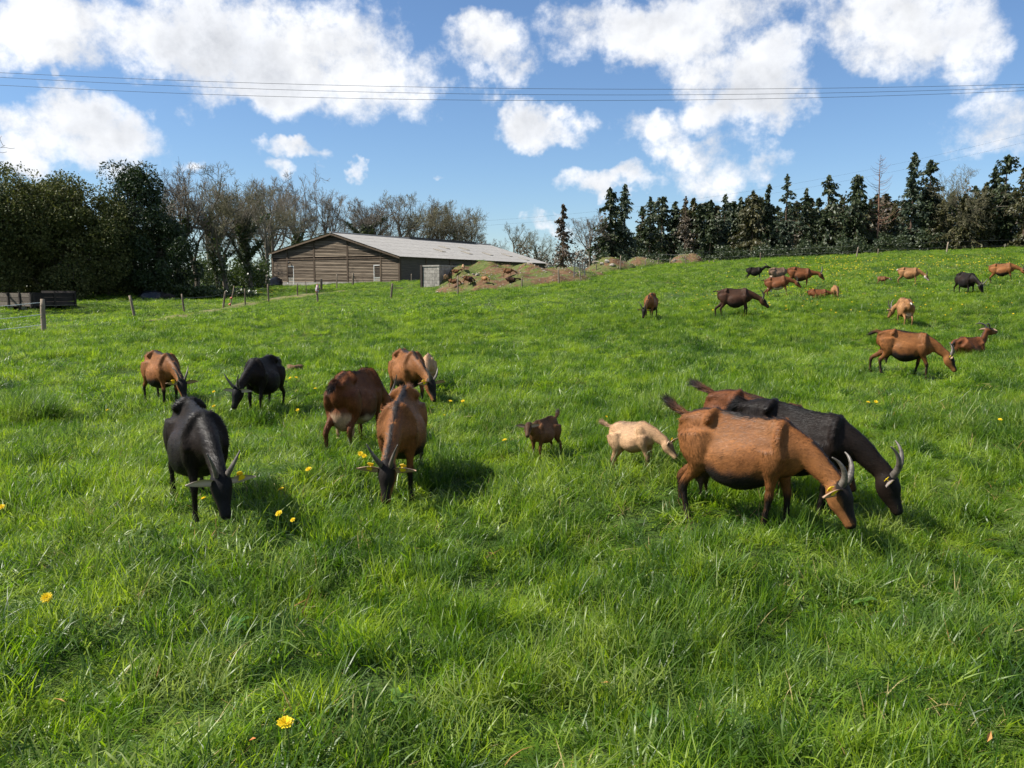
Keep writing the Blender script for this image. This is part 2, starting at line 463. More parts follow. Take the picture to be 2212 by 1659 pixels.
def build_goat(name, label, loc, heading, scale=1.0, coat='chamois', neck=-36, neck_yaw=0, head=-66, head_yaw=0,
               feet=(0, 0, 0, 0), horns=.30, ears=8, tag_ear=(1, 1), udder=0.0, tail=-70, lying=False, kid=False,
               voxel=.014, hair=0, detail=True, group=None, seed=0, udder_col=None, horn_back=1.0, tail_white=False, white_face=False, belly_pale=False):
    rnd = np.random.RandomState(seed + 100)
    cs = COATS[coat]
    Vs, Fs, SK = [], [], []          # SK: (part, t, centre, tangent, radius)
    nv = 0
    def put(VF, part=None, C=None, T=None, P=None):
        nonlocal nv
        V, F = VF; Vs.append(V); Fs.extend([tuple(i + nv for i in f) for f in F]); nv += len(V)
        if part is not None:
            for i in range(len(C)):
                SK.append((part, i / (len(C) - 1), C[i], T[i], max(P[i][3], P[i][4])))
    dz = -.345 if lying else 0.0
    TR = TRUNK.copy()
    if kid:
        TR[:, 2] += np.array([0,.01,.02,.03,.06,.07,.065,.05,.03,.02,0,0]); TR[:, 3:] *= .82
    XS = .80 if kid else 1.0
    if not kid: TR[:, 4:] *= .90
    TR[:, 0] *= XS
    TR[:, 1:3] += dz
    TR = crom(TR, 26)
    rings = []
    for x, top, bot, w1, w2, w3 in TR:
        h = top - bot
        half = crom([(0, top), (w1 * .45, top - .02 * h / .4), (w1, bot + .86*h), (w2, bot + .52*h), (w3, bot + .2*h), (w3 * .5, bot + .03 * h), (0, bot)], 12)
        pts = [(x, p[0], p[1]) for p in half] + [(x, -p[0], p[1]) for p in half[-2:0:-1]]
        rings.append(np.array(pts))
        SK.append((0, (x / XS + .445) / .86, np.array([x, 0, (top + bot) / 2]), np.array([1., 0, 0]), max(h / 2, w2)))
    put(loft(rings))
    # hip bones and shoulder blades
    def blob(c, r, part=None):
        a = np.linspace(0, 2*np.pi, 10, endpoint=False); rg = []
        for q in np.linspace(-1.35, 1.35, 7):
            rg.append(np.array([(c[0] + r[0]*math.cos(q)*math.cos(b), c[1] + r[1]*math.cos(q)*math.sin(b), c[2] + r[2]*math.sin(q)) for b in a]))
        put(loft(rg))
    for s in (-1, 1):
        if not kid:
            for pts in (((-.19, s*.012, .752, .022, .030), (-.203, s*.050, .735, .024, .030), (-.212, s*.088, .704, .024, .028), (-.215, s*.100, .672, .016, .020)),
                        ((-.30, s*.05, .70, .02, .02), (-.385, s*.058, .680, .022, .026), (-.425, s*.052, .650, .018, .020)),
                        ((.262, s*.026, .745, .022, .030), (.258, s*.062, .690, .028, .050), (.262, s*.092, .600, .032, .060), (.290, s*.100, .510, .034, .050))):
                q = np.array(pts); q[:, 2] += dz
                VF, C, T, P = limb(q, (1, 0, 0), 8, 8); put(VF)
            blob((-.02, s*.108, .43 + dz), (.2, .075, .15))
        else:
            blob((.215 * XS, s*.088, .56 + dz), (.075, .045, .15))
    # legs
    lw = 1.12 if kid else 1.14
    for li, (s, fr) in enumerate(((1, 1), (-1, 1), (1, 0), (-1, 0))):
        d = feet[li]
        if lying:
            if fr:
                pts = [(.24, s*.10, .28, .05, .06), (.26, s*.13, .12, .035, .04), (.36, s*.14, .05, .027, .028), (.44, s*.12, .045, .022, .022), (.36, s*.10, .035, .018, .018)]
            else:
                pts = [(-.30, s*.10, .30, .07, .10), (-.20, s*.16, .20, .07, .09), (-.08, s*.19, .10, .045, .05), (-.20, s*.20, .05, .03, .03), (-.32, s*.19, .045, .025, .025), (-.16, s*.19, .035, .018, .018)]
        elif fr:
            y = s * .085
            fx = .265 + d
            pts = [(.22 + .0*d, s*.095, .56, .045, .085), (.235 + .1*d, s*.102, .46, .044, .062), (.25 + .35*d, y, .37, .031, .038), (.262 + .62*d, y, .295, .0235, .026), (.268 + .72*d, y, .262, .026, .028),
                   (.268 + .82*d, y, .20, .018, .0195), (.264 + .95*d, y, .10, .0165, .018), (fx + .004, y, .062, .0215, .024), (fx + .024, y, .018, .022, .030), (fx + .03, y, -.01, .024, .034)]
        else:
            y = s * .092
            fx = -.385 + d
            pts = [(-.30 + .0*d, s*.085, .60, .055, .105), (-.285 + .1*d, s*.105, .50, .056, .098), (-.275 + .25*d, s*.108, .41, .044, .068), (-.325 + .5*d, y, .335, .029, .040), (-.392 + .75*d, y, .272, .021, .030), (-.408 + .82*d, y, .240, .0205, .029),
                   (-.402 + .88*d, y, .18, .017, .021), (-.39 + .96*d, y, .10, .0165, .019), (fx + .004, y, .062, .0215, .024), (fx + .026, y, .018, .022, .030), (fx + .032, y, -.01, .024, .034)]
        pts = np.array(pts); pts[:, 0] *= XS; pts[:, 3:] *= lw
        VF, C, T, P = limb(pts, (0, 1, 0), 22, 10)
        put(VF, 1 + li, C, T, P)
    # neck and head
    yaw1, yaw2 = R(neck_yaw), R(neck_yaw + head_yaw)
    npitch, hp = R(neck), R(head)
    NL = .375 if not kid else .28
    B = np.array([.27 * XS, 0, .60 + dz])
    nd = rotz((math.cos(npitch), 0, math.sin(npitch)), yaw1)
    d0 = rotz((math.cos(npitch * .45), 0, math.sin(npitch * .45)), yaw1 * .35)
    K = B + d0 * NL * .42
    poll = B + (d0 * .42 + nd * .62) * NL
    hl = .285 if not kid else .235
    hd = rotz((math.cos(hp), 0, math.sin(hp)), yaw2)
    lat2 = rotz((0, 1, 0), yaw2); up2 = np.cross(hd, lat2)
    up1 = np.cross(nd, rotz((0, 1, 0), yaw1))
    ns = 1.08 if kid else 1.0
    pts = np.array([(*(B + np.array([-.10, 0, .02])), .085, .15), (*(B + np.array([.0, 0, .0])), .078, .135), (*K, .058*ns, .092*ns), (*((K + poll)/2), .052*ns, .074*ns), (*(poll - nd*.02), .047*ns, .066*ns), (*(poll + hd*.035), .05, .06)])
    VF, C, T, P = limb(pts, [(0,1,0), (0,1,0), rotz((0,1,0), yaw1*.5), rotz((0,1,0), yaw1), lat2], 18, 14)
    put(VF, 5, C, T, P)
    HS = [(-.02,.036,.040,.0), (.02,.052,.058,.0), (.07,.057,.068,-.006), (.12,.050,.066,-.010), (.17,.038,.050,-.008), (.22,.0315,.039,-.002), (.255,.031,.034,.0), (.278,.025,.026,.0), (.285,.012,.014,.0)]
    hk, hw = (.98, 1.18) if kid else (1.02, 1.2)
    HS = [(a * hk, b * hw, c * hw, e) for a, b, c, e in HS]
    pts = np.array([(*(poll + hd*a + up2*e), b, c) for a, b, c, e in HS])
    VF, C, T, P = limb(pts, lat2, 20, 14)
    put(VF, 6, C, T, P)
    if not kid:    # cheek / brow
        for s in (-1, 1):
            blob(tuple(poll + hd*.085 + up2*.035 + lat2*s*.043), (.018, .016, .018))
    # tail
    ta = R(tail); tl = .115 if not kid else .10
    tb = np.array([-.42 * XS, 0, .70 + dz]); tdir = np.array([-math.cos(ta), rnd.uniform(-.2, .2), math.sin(ta)]); tdir /= np.linalg.norm(tdir)
    t0 = np.array([-1., 0, .1])
    pts = np.array([(*(tb + np.array([.06, 0, -.015])), .024, .024), (*tb, .022, .02), (*(tb + t0*.025 + tdir*.04), .026, .016), (*(tb + t0*.03 + tdir*.08), .032, .016), (*(tb + t0*.03 + tdir*tl), .014, .009)])
    VF, C, T, P = limb(pts, (0, 1, 0), 12, 10)
    put(VF, 7, C, T, P)
    # udder
    if udder > 0:
        u = udder
        pts = np.array([(-.24, 0, .46, .075*u, .10*u), (-.255, 0, .40, .10*u, .115*u), (-.262, 0, .33, .095*u, .10*u), (-.262, 0, .285 - .02*u, .06*u, .06*u), (-.26, 0, .26 - .025*u, .02, .02)])
        VF, C, T, P = limb(pts, (0, 1, 0), 14, 14); put(VF, 8, C, T, P)
        for s in (-1, 1):
            pts = np.array([(-.25, s*.05*u, .30, .025, .025), (-.245, s*.06*u, .245 - .03*u, .016, .016), (-.24, s*.065*u, .20 - .03*u, .008, .008)])
            VF, C, T, P = limb(pts, (0, 1, 0), 6, 8); put(VF, 8, C, T, P)
    V = np.concatenate(Vs)
    me = bpy.data.meshes.new('tmp'); me.from_pydata(V.tolist(), [], Fs); me.update()
    tmp = bpy.data.objects.new('tmp', me); COL.objects.link(tmp)
    md = tmp.modifiers.new('r', 'REMESH'); md.mode = 'VOXEL'; md.voxel_size = voxel; md.use_smooth_shade = True
    md = tmp.modifiers.new('s', 'SMOOTH'); md.factor = .5; md.iterations = 5 if voxel < .02 else 2
    dg = bpy.context.evaluated_depsgraph_get()
    body_me = bpy.data.meshes.new_from_object(tmp.evaluated_get(dg))
    bpy.data.objects.remove(tmp); bpy.data.meshes.remove(me)
    n = len(body_me.vertices)
    co = np.empty(n * 3, np.float32); body_me.vertices.foreach_get('co', co); co = co.reshape(-1, 3).astype(float)
    no = np.empty(n * 3, np.float32); body_me.vertices.foreach_get('normal', no); no = no.reshape(-1, 3).astype(float)
    # ---- coat colours follow the anatomy
    prt = np.array([s[0] for s in SK]); tt = np.array([s[1] for s in SK]); cc = np.array([s[2] for s in SK]); tg = np.array([s[3] for s in SK]); rr = np.array([s[4] for s in SK])
    dist = np.linalg.norm(co[:, None] - cc[None], axis=2) / (rr[None] + .01)
    k = dist.argmin(1); part = prt[k]; tv = tt[k]; tang = tg[k]
    base = np.array(cs['base']); light = np.array(cs['light']); blk = np.array(cs['black'])
    colr = np.tile(base, (n, 1))
    def blend(c, w):
        nonlocal colr
        w = np.clip(w, 0, 1)[:, None]; colr = colr * (1 - w) + np.asarray(c) * w
    nz = np.array([mnoise.noise(Vector(p * 11)) for p in co]); nz2 = np.array([mnoise.noise(Vector(p * 4 + 3)) for p in co])
    tr = part == 0
    blend(light, ((tr | (part <= 4)) * (.3 + .5 * nz2)) * (np.clip(1.2 - abs(co[:, 2] - .55 - dz) / .16, 0, 1)) * cs['side'] * 2)
    blend(light, (part == 5) * .35 * (nz2 + .5))
    zz = co[:, 2] - dz
    # dorsal stripe
    wy = .030 + .010 * nz
    tops = (no[:, 2] > .2)
    blend(blk, cs['stripe'] * np.where(tr & tops & (zz > .66), np.clip((wy - abs(co[:, 1])) / .016, 0, 1), 0))
    # belly
    blend(blk, cs['belly'] * np.where(tr & (co[:, 0] > -.30), np.clip((.425 + .035 * nz + .1 * np.clip(-.05 - co[:, 0], 0, .15) - zz) / .06, 0, 1), 0))
    if belly_pale: blend((.42, .33, .22), np.where(tr & (co[:, 0] > -.30), np.clip((.37 + .03 * nz - zz) / .04, 0, 1), 0))
    # legs
    lg = (part >= 1) & (part <= 4)
    hind = part >= 3
    knee = np.where(hind, .30, .31)
    blend(blk, cs['legs'] * np.where(lg, np.clip((knee + .05 * nz - zz) / .07, 0, 1), 0) * np.where(tang[:, 0] * 0 + no[:, 0] > -.5, 1, .75))
    blend(light, (1 - cs['legs']) * .5 * np.where(lg, np.clip((.36 - zz) / .1, 0, 1), 0))
    if not lying: blend((.02, .016, .014), np.where(lg, np.clip((.035 - zz) / .01, 0, 1), 0))
    # neck crest and chest
    upn = up1 / np.linalg.norm(up1)
    rel = ((co - cc[k]) * upn).sum(1)
    latn = rotz((0, 1, 0), yaw1)
    rl = abs(((co - cc[k]) * latn).sum(1))
    blend(blk, cs['stripe'] * np.where((part == 5) & (rel > 0), np.clip((.026 + .008 * nz - rl) / .014, 0, 1), 0))
    blend(blk, cs['belly'] * np.where((part == 5) & (tv < .3) & (rel < -.06), .7, 0))
    # head: dark face and muzzle
    relh = ((co - cc[k]) * up2).sum(1); rlh = abs(((co - cc[k]) * lat2).sum(1))
    hd_ = part == 6
    blend(light, hd_ * .3 * (cs['face'] < 1.1))
    blend(blk, cs['face'] * np.where(hd_, np.clip((relh - .008 + .03 * nz + .03 * (tv > .75)) / .02, 0, 1), 0))
    blend(blk, cs['face'] * np.where(hd_ & (tv > .82), .7, 0))
    if coat == 'black' or white_face: blend((.35, .33, .31), np.where(hd_ & (tv > .89), .7, 0))
    if white_face: blend((.5, .45, .4), np.where(hd_ & (relh < .0), .8, 0))
    # tail, udder
    blend(blk, np.where(part == 7, np.clip(tv * 1.6, 0, 1), 0) * (1.0 if cs['stripe'] > .6 else .5))
    if tail_white: blend((.6, .55, .48), np.where((part == 7) & (tv > .45), .9, 0))
    uc = udder_col or ((.30, .20, .13) if coat != 'black' else (.10, .06, .045))
    blend(uc, np.where(part == 8, .95, 0) * (np.clip((.42 - zz) / .05, 0, 1)))
    colr = np.clip(colr * (1 + .18 * nz[:, None]), .003, 1)
    ca = body_me.color_attributes.new('coat', 'FLOAT_COLOR', 'POINT')
    ca.data.foreach_set('color', np.concatenate([colr, np.ones((n, 1))], 1).astype(np.float32).ravel())
    body_me.materials.clear(); body_me.materials.append(MATS['goat_coat'])
    body_me.polygons.foreach_set('use_smooth', [True] * len(body_me.polygons))
    body_me.name = 'body'
    root = empty(name, loc, heading, label, 'goat', group)
    root.scale = (scale,) * 3
    body = link('body', body_me, root)
    # ---- hair on the coat
    if hair:
        fl = -tang.copy()
        fl[lg] = tang[lg]; fl[part == 7] = tang[part == 7] ; fl[part == 6] = -tang[part == 6]
        fl = fl + np.array([0, 0, -.55])
        fl[part == 7] = tang[part == 7]
        p_ = np.where(zz < .10, .15, 1.0) * np.where(part == 6, .35, 1.0) * np.where(part == 7, 3.2, 1.0)
        if lying: p_ = np.where(part == 6, .35, 1.0)
        p_ = p_ / p_.sum()
        ids = rnd.choice(n, hair, p=p_)
        f = fl[ids] + rnd.normal(0, .22, (hair, 3)); nn = no[ids]
        f = f - nn * (f * nn).sum(1)[:, None]; f /= np.linalg.norm(f, axis=1)[:, None] + 1e-9
        sd = np.cross(nn, f)
        lift = rnd.uniform(.08, .34, (hair, 1))
        ln = rnd.uniform(.014, .034, (hair, 1)) * np.where(part[ids] == 7, 2.6, 1.0)[:, None] * np.where(part[ids] == 6, .55, 1.0)[:, None]
        # longer hair along the spine
        ln *= np.where((abs(co[ids, 1]) < .03) & (nn[:, 2] > .5), 1.35, 1.0)[:, None]
        wd = rnd.uniform(.0011, .0022, (hair, 1))
        o_ = co[ids] + rnd.normal(0, .5 * voxel, (hair, 3)); o_ -= nn * ((o_ - co[ids]) * nn).sum(1)[:, None]; o_ -= nn * .002
        tip = o_ + (f + nn * lift) * ln
        HV = np.stack([o_ + sd * wd, o_ - sd * wd, tip], 1).reshape(-1, 3)
        HF = np.arange(hair * 3).reshape(-1, 3)
        ho = mk_np('coat_hair', HV, HF, MATS['goat_hair'], root)
        hc = np.clip(colr[ids] * rnd.uniform(.55, 1.55, (hair, 1)), .004, 1)
        hc4 = np.concatenate([np.repeat(hc, 3, 0), np.ones((hair * 3, 1))], 1).astype(np.float32)
        ca = ho.data.color_attributes.new('coat', 'FLOAT_COLOR', 'POINT'); ca.data.foreach_set('color', hc4.ravel())
        ho.data.polygons.foreach_set('use_smooth', np.ones(hair, bool))
        ho.data.normals_split_custom_set_from_vertices(np.repeat(nn * .9 + f * .1, 3, 0).tolist())
        ho['kind'] = 'stuff'
    # ---- horns
    if horns > 0:
        for s in (-1, 1):
            base_ = poll + hd*.028 + up2*.042 + lat2*s*.026
            P0 = []; N = 40; nr = 13
            for i in range(N):
                q = i / (N - 1)
                bend = R(18 + 95 * q * horn_back)
                if i == 0: pos = base_ - up2*.02
                else:
                    step = horns / N
                    dirh = up2*math.cos(bend) - hd*math.sin(bend) + lat2*s*(.24 + .24*q)
                    dirh /= np.linalg.norm(dirh); pos = pos + dirh*step
                rr_ = (.0205 * (1 - q) ** .75 + .003) * (1 + (.12 * max(0, math.sin(q * nr * 2 * math.pi)) * (1 - q) if N > 30 else 0))
                P0.append((*pos, rr_ * .78, rr_ * 1.12))
            P0 = np.array(P0)
            VF, C, T, P = limb(P0, lat2, N, 8)
            mk('horn', VF[0], VF[1], MATS['goat_horn'], root, True)
    # ---- ears
    for si, s in enumerate((1, -1)):
        L_ = .178 if not kid else .175
        e0 = poll + hd*.045 + up2*.022 + lat2*s*.040
        ed = lat2*s*math.cos(R(ears)) + up2*math.sin(R(ears)) - hd*.18
        ed /= np.linalg.norm(ed)
        ew = np.cross(ed, np.cross(up2 * .7 - hd * .3, ed)); ew = np.cross(ed, hd * .75 + up2 * .45); ew /= np.linalg.norm(ew)
        en = np.cross(ew, ed)
        ns_, nw = 9, 5; EV = []; EF = []
        for side in (0, 1):
            for i in range(ns_):
                q = i / (ns_ - 1); wd_ = .030 * (math.sin(math.pi * min(1, q * .93 + .07) ** .8) ** .8) + .005 * (1 - q)
                for j in range(nw):
                    v = (j / (nw - 1) - .5) * 2
                    EV.append(e0 + ed*L_*q + ew*wd_*v + en*(.020*v*v*(1 - q*.6) - .03*q*q*0) + en*(.0035 * (1 if side else -1) * (1 - abs(v)**2)) - np.array([0,0,.035])*q*q)
        o1 = ns_ * nw
        for i in range(ns_ - 1):
            for j in range(nw - 1):
                a = i*nw + j
                EF.append((a, a+1, a+nw+1, a+nw)); EF.append((o1+a, o1+a+nw, o1+a+nw+1, o1+a+1))
        for i in range(ns_ - 1):
            a = i*nw; EF.append((a, a+nw, o1+a+nw, o1+a)); b = i*nw + nw - 1; EF.append((b, o1+b, o1+b+nw, b+nw))
        a = (ns_-1)*nw
        for j in range(nw - 1): EF.append((a+j, a+j+1, o1+a+j+1, o1+a+j))
        eo = mk('ear', EV, EF, MATS['goat_hair'], root, True)
        ec = np.tile(np.clip((light * 1.0 + np.array([.30, .24, .19])) * .7, 0, 1), (len(EV), 1)) if coat != 'black' else np.tile([.46, .37, .32], (len(EV), 1))  # ear colour lifted pale, painting in the sun on the inner ear
        ec[:o1] *= .85
        if coat == 'black': ec[:o1] = (.22, .18, .155)
        if coat in ('kid', 'dark'): ec[:o1] = base * .7
        ca = eo.data.color_attributes.new('coat', 'FLOAT_COLOR', 'POINT')
        ca.data.foreach_set('color', np.concatenate([ec, np.ones((len(EV), 1))], 1).astype(np.float32).ravel())
        if tag_ear[si]:
            for sg in ((1,) if not detail else (1, -1)):
                c0 = e0 + ed*L_*.42 + en*.010*sg
                mb = MB(); wv = ew*.021; dv = ed*.019; th = en*.003*sg
                q = [c0 - wv - dv*.6, c0 + wv - dv*.9, c0 + wv*.9 + dv, c0 + wv*.1 + dv*1.5, c0 - wv*.9 + dv*.9]
                q = [p + en*.006*sg for p in q]; q2 = [p + th for p in q]
                mb.add(q + q2, [(0,1,2,3,4), (9,8,7,6,5)] + [(i, 5+i, 5+(i+1) % 5, (i+1) % 5) for i in range(5)])
                mb.tube([c0 - en*.012*sg, c0 + en*.012*sg], .004, 6)
                mb.build('ear_tag', MATS['ear_tag_yellow'], eo)
    # ---- eyes
    if detail:
        for s in (-1, 1):
            c = poll + hd*(.098 if not kid else .082) + up2*.024 + lat2*s*(.047 if not kid else .043)
            V_, F_ = [], []
            a = np.linspace(0, 2*np.pi, 8, endpoint=False)
            rg = [np.array([c + lat2*s*.010*math.sin(q) + (hd*math.cos(b) + up2*math.sin(b))*.012*math.cos(q) for b in a]) for q in np.linspace(-1.3, 1.3, 6)]
            VF = loft(rg); mk('eye', VF[0], VF[1], MATS['goat_eye'], root, True)
    return root

# ------------------------------------------------------------------ grass
def blade_mat(name, lo, mid, hi, tr, rough=.42, transl_fac=.48, spec=.4):
    m, t = mat(name)
    wc = worldco(t); rn = orand(t)
    n1 = t.noise(wc, .45, 3, .6); n2 = t.noise(wc, 2.2, 3, .6)
    f = t.math('ADD', t.math('MULTIPLY', n2, .55), t.math('ADD', t.math('MULTIPLY', n1, .35), t.math('MULTIPLY', rn, .22)))
    c = t.ramp(f, [(.46, lo), (.555, mid), (.65, hi)])
    ct = t.mix(1.0, c, tr, 'MULTIPLY')
    finish(t, c, rough, spec=spec, transl=ct, transl_fac=transl_fac)
    return m
blade_mat('grass_blade', (.030,.078,.006), (.100,.192,.011), (.215,.300,.026), (1.7,1.7,.6))
blade_mat('grass_wide', (.070,.135,.020), (.12,.19,.034), (.21,.27,.065), (1.6,1.6,.9), rough=.38, spec=.35)
m, t = mat('grass_dry')
finish(t, t.ramp(orand(t), [(0, (.30,.22,.08)), (.6, (.42,.34,.15)), (1, (.34,.14,.04))]), .6, transl=(.4,.3,.12), transl_fac=.3)

def tuft_mesh(name, seed, n, rad, h, wid, lean, droop, matname, segs=3):
    rs = np.random.RandomState(seed)
    V, F, mi = [], [], []
    for i in range(n):
        r = rad * math.sqrt(rs.rand()); a = rs.uniform(0, 6.283)
        p = np.array([r * math.cos(a), r * math.sin(a), -.02])
        hh = h * rs.uniform(.45, 1.15); ww = wid * rs.uniform(.6, 1.3)
        da = rs.uniform(0, 6.283); d = np.array([math.cos(da), math.sin(da), 0]); sd = np.array([-d[1], d[0], 0])
        tw = rs.uniform(-.8, .8); sd = sd * math.cos(tw) + d * math.sin(tw)
        ang = abs(rs.normal(0, lean)) + .05; dr = droop * rs.uniform(.3, 1.5)
        n0 = len(V); q = p.copy()
        for s_ in range(segs + 1):
            u = s_ / segs
            w_ = ww * (1 - u ** 1.6) * .5 * (1 if u > 0 else .8)
            if s_ < segs: V.append(q - sd * w_); V.append(q + sd * w_)
            else: V.append(q)
            an = min(ang + dr * (u + .5 / segs) ** 1.3, 2.5)
            q = q + (np.array([0, 0, math.cos(an)]) + d * math.sin(an)) * hh / segs
        for s_ in range(segs - 1):
            b = n0 + 2 * s_; F.append((b, b+1, b+3, b+2))
        b = n0 + 2 * (segs - 1); F.append((b, b+1, b+2))
    me = bpy.data.meshes.new(name)
    me.from_pydata([tuple(v) for v in V], [], F); me.materials.append(MATS[matname])
    me.polygons.foreach_set('use_smooth', [True] * len(me.polygons))
    me.update()
    return me
def tuft_collection(name, specs):
    c = bpy.data.collections.new(name)
    for i, sp in enumerate(specs):
        me = tuft_mesh('blade_tuft', *sp)
        o = bpy.data.objects.new('%s_%02d' % (name, i), me); c.objects.link(o)
    return c
near_c = tuft_collection('near_tuft', [
    (1, 58, .11, .15, .0068, .5, 1.0, 'grass_blade'), (2, 58, .11, .17, .0068, .45, 1.1, 'grass_blade'), (3, 58, .12, .13, .0068, .45, 1.0, 'grass_blade'), (4, 58, .10, .19, .0068, .4, 1.2, 'grass_blade'),
    (5, 58, .12, .14, .0068, .7, 1.3, 'grass_blade'), (6, 58, .10, .16, .0068, .40, .9, 'grass_blade'),
    (7, 30, .10, .25, .0095, .55, 1.7, 'grass_wide'), (8, 26, .10, .23, .011, .75, 1.6, 'grass_wide'),
    (9, 9, .11, .17, .0045, .8, 1.0, 'grass_dry')])
mid_c = tuft_collection('mid_tuft', [
    (11, 110, .20, .13, .009, .45, 1.0, 'grass_blade', 2), (12, 110, .20, .15, .009, .40, .9, 'grass_blade', 2), (13, 110, .22, .11, .009, .6, 1.1, 'grass_blade', 2), (14, 100, .20, .17, .010, .40, .9, 'grass_blade', 2),
    (15, 40, .18, .19, .015, .7, 1.6, 'grass_wide', 2), (16, 12, .20, .14, .008, .9, 1.0, 'grass_dry', 2)])
far_c = tuft_collection('far_tuft', [
    (21, 130, .50, .12, .022, .6, 1.0, 'grass_blade', 2), (22, 130, .50, .14, .022, .5, 1.0, 'grass_blade', 2), (23, 120, .50, .11, .022, .8, 1.1, 'grass_blade', 2),
    (24, 60, .45, .17, .03, .8, 1.5, 'grass_wide', 2), (25, 20, .5, .13, .02, 1.0, .8, 'grass_dry', 2)])

def fbm(X, Y, seed, f0, octs=3):
    rs = np.random.RandomState(seed); z = np.zeros_like(X); amp = 1.0; tot = 0
    for o in range(octs):
        s = np.zeros_like(X)
        for _ in range(4):
            th, ph = rs.uniform(0, 6.283, 2); k = f0 * 2 ** o * rs.uniform(.7, 1.4)
            s += np.sin(k * (X * math.cos(th) + Y * math.sin(th)) + ph + 1.3 * np.sin(k * .6 * (X * math.sin(th) - Y * math.cos(th)) + ph * 2))
        z += amp * s / 4; tot += amp; amp *= .6
    return z / tot          # about -0.6 .. 0.6

def grass_points(d0, d1, dens, seed, half=.72, marg=1.2):
    rs = np.random.RandomState(seed)
    n = int(dens * (half * (d1*d1 - d0*d0) + 2 * marg * (d1 - d0)))
    y = []; x = []
    A = half; B = marg
    # sample y with density proportional to width
    u = rs.rand(n); lo = A*d0*d0 + 2*B*d0; hi = A*d1*d1 + 2*B*d1; q = lo + u * (hi - lo)
    y = (-B + np.sqrt(B*B + A*q)) / A
    x = rs.uniform(-1, 1, n) * (A * y + B)
    return x, y, rs

def instancer(name, coll, x, y, z, scale, ry, idx, tilt, label):
    me = bpy.data.meshes.new(name)
    n = len(x); me.vertices.add(n)
    me.vertices.foreach_set('co', np.stack([x, y, z], 1).astype(np.float32).ravel())
    for nm, typ, arr in (('g_rot', 'FLOAT_VECTOR', np.stack([tilt[0], tilt[1], ry], 1)), ('g_scale', 'FLOAT_VECTOR', scale)):
        a = me.attributes.new(nm, typ, 'POINT'); a.data.foreach_set('vector', arr.astype(np.float32).ravel())
    a = me.attributes.new('g_idx', 'INT', 'POINT'); a.data.foreach_set('value', idx.astype(np.int32))
    o = link(name, me)
    g = bpy.data.node_groups.new(name, 'GeometryNodeTree')
    g.interface.new_socket('Geometry', in_out='INPUT', socket_type='NodeSocketGeometry')
    g.interface.new_socket('Geometry', in_out='OUTPUT', socket_type='NodeSocketGeometry')
    gi = g.nodes.new('NodeGroupInput'); go = g.nodes.new('NodeGroupOutput')
    m2p = g.nodes.new('GeometryNodeMeshToPoints'); iop = g.nodes.new('GeometryNodeInstanceOnPoints')
    ci = g.nodes.new('GeometryNodeCollectionInfo'); ci.inputs['Collection'].default_value = coll
    ci.inputs['Separate Children'].default_value = True; ci.inputs['Reset Children'].default_value = True
    def na(nm, dt):
        q = g.nodes.new('GeometryNodeInputNamedAttribute'); q.data_type = dt; q.inputs['Name'].default_value = nm; return q.outputs['Attribute']
    g.links.new(gi.outputs[0], m2p.inputs[0]); g.links.new(m2p.outputs[0], iop.inputs['Points'])
    g.links.new(ci.outputs[0], iop.inputs['Instance']); iop.inputs['Pick Instance'].default_value = True
    g.links.new(na('g_idx', 'INT'), iop.inputs['Instance Index'])
    e2r = g.nodes.new('FunctionNodeEulerToRotation'); g.links.new(na('g_rot', 'FLOAT_VECTOR'), e2r.inputs[0])
    g.links.new(e2r.outputs[0], iop.inputs['Rotation'])
    g.links.new(na('g_scale', 'FLOAT_VECTOR'), iop.inputs['Scale'])
    g.links.new(iop.outputs[0], go.inputs[0])
    md = o.modifiers.new('scatter', 'NODES'); md.node_group = g
    tag(o, label, 'grass', kind='stuff')
    return o

BARE = []      # (x, y, r) places kept free of grass
def grow(name, coll, d0, d1, dens, seed, nnorm, nwide, ndry, label, keep=None, hmul=1.0, hbase=.74, clump=.6):
    x, y, rs = grass_points(d0, d1, dens, seed)
    f1 = fbm(x, y, 3, .9); f2 = fbm(x, y, 4, 2.6); f3 = fbm(x, y, 8, 6.0, 2); f4 = fbm(x, y, 9, 15.0, 2)
    hgt = np.clip(hbase + .8 * f1 + 1.2 * f2 + 1.0 * f3 + clump * f4, .18, 2.3) * hmul
    n = len(x); u = rs.rand(n)
    idx = rs.randint(0, nnorm, n)
    wide = u < np.clip(.20 + .8 * f2 + .4 * f3 + .7 * f4, .03, .7)
    idx = np.where(wide, nnorm + rs.randint(0, max(nwide, 1), n), idx)
    dry = rs.rand(n) < np.clip(.05 - .2 * f1 - .1 * f2, .012, .2)
    idx = np.where(dry, nnorm + nwide + rs.randint(0, max(ndry, 1), n), idx)
    ok = np.ones(n, bool)
    for bx, by, br in BARE: ok &= (x - bx) ** 2 + (y - by) ** 2 > br * br
    if keep is not None: ok &= keep(x, y, rs)
    x, y, hgt, idx = x[ok], y[ok], hgt[ok], idx[ok]; n = len(x)
    z = H(x, y)
    s = rs.uniform(.8, 1.2, n)
    sc = np.stack([s, s, hgt * rs.uniform(.75, 1.2, n)], 1)
    e_ = .04; gx_ = (fbm(x + e_, y, 9, 15.0, 2) - fbm(x - e_, y, 9, 15.0, 2)) / (2 * e_); gy_ = (fbm(x, y + e_, 9, 15.0, 2) - fbm(x, y - e_, 9, 15.0, 2)) / (2 * e_)
    k_ = .055 * clump   # blades splay away from the heart of each clump
    tl = (rs.normal(0, .16, n) + .25 * fbm(x, y, 21, 1.5) + np.clip(k_ * gy_, -.6, .6), rs.normal(0, .16, n) + .25 * fbm(x, y, 22, 1.5) - np.clip(k_ * gx_, -.6, .6))
    return instancer(name, coll, x, y, z, sc, rs.uniform(0, 6.283, n), idx, tl, label)

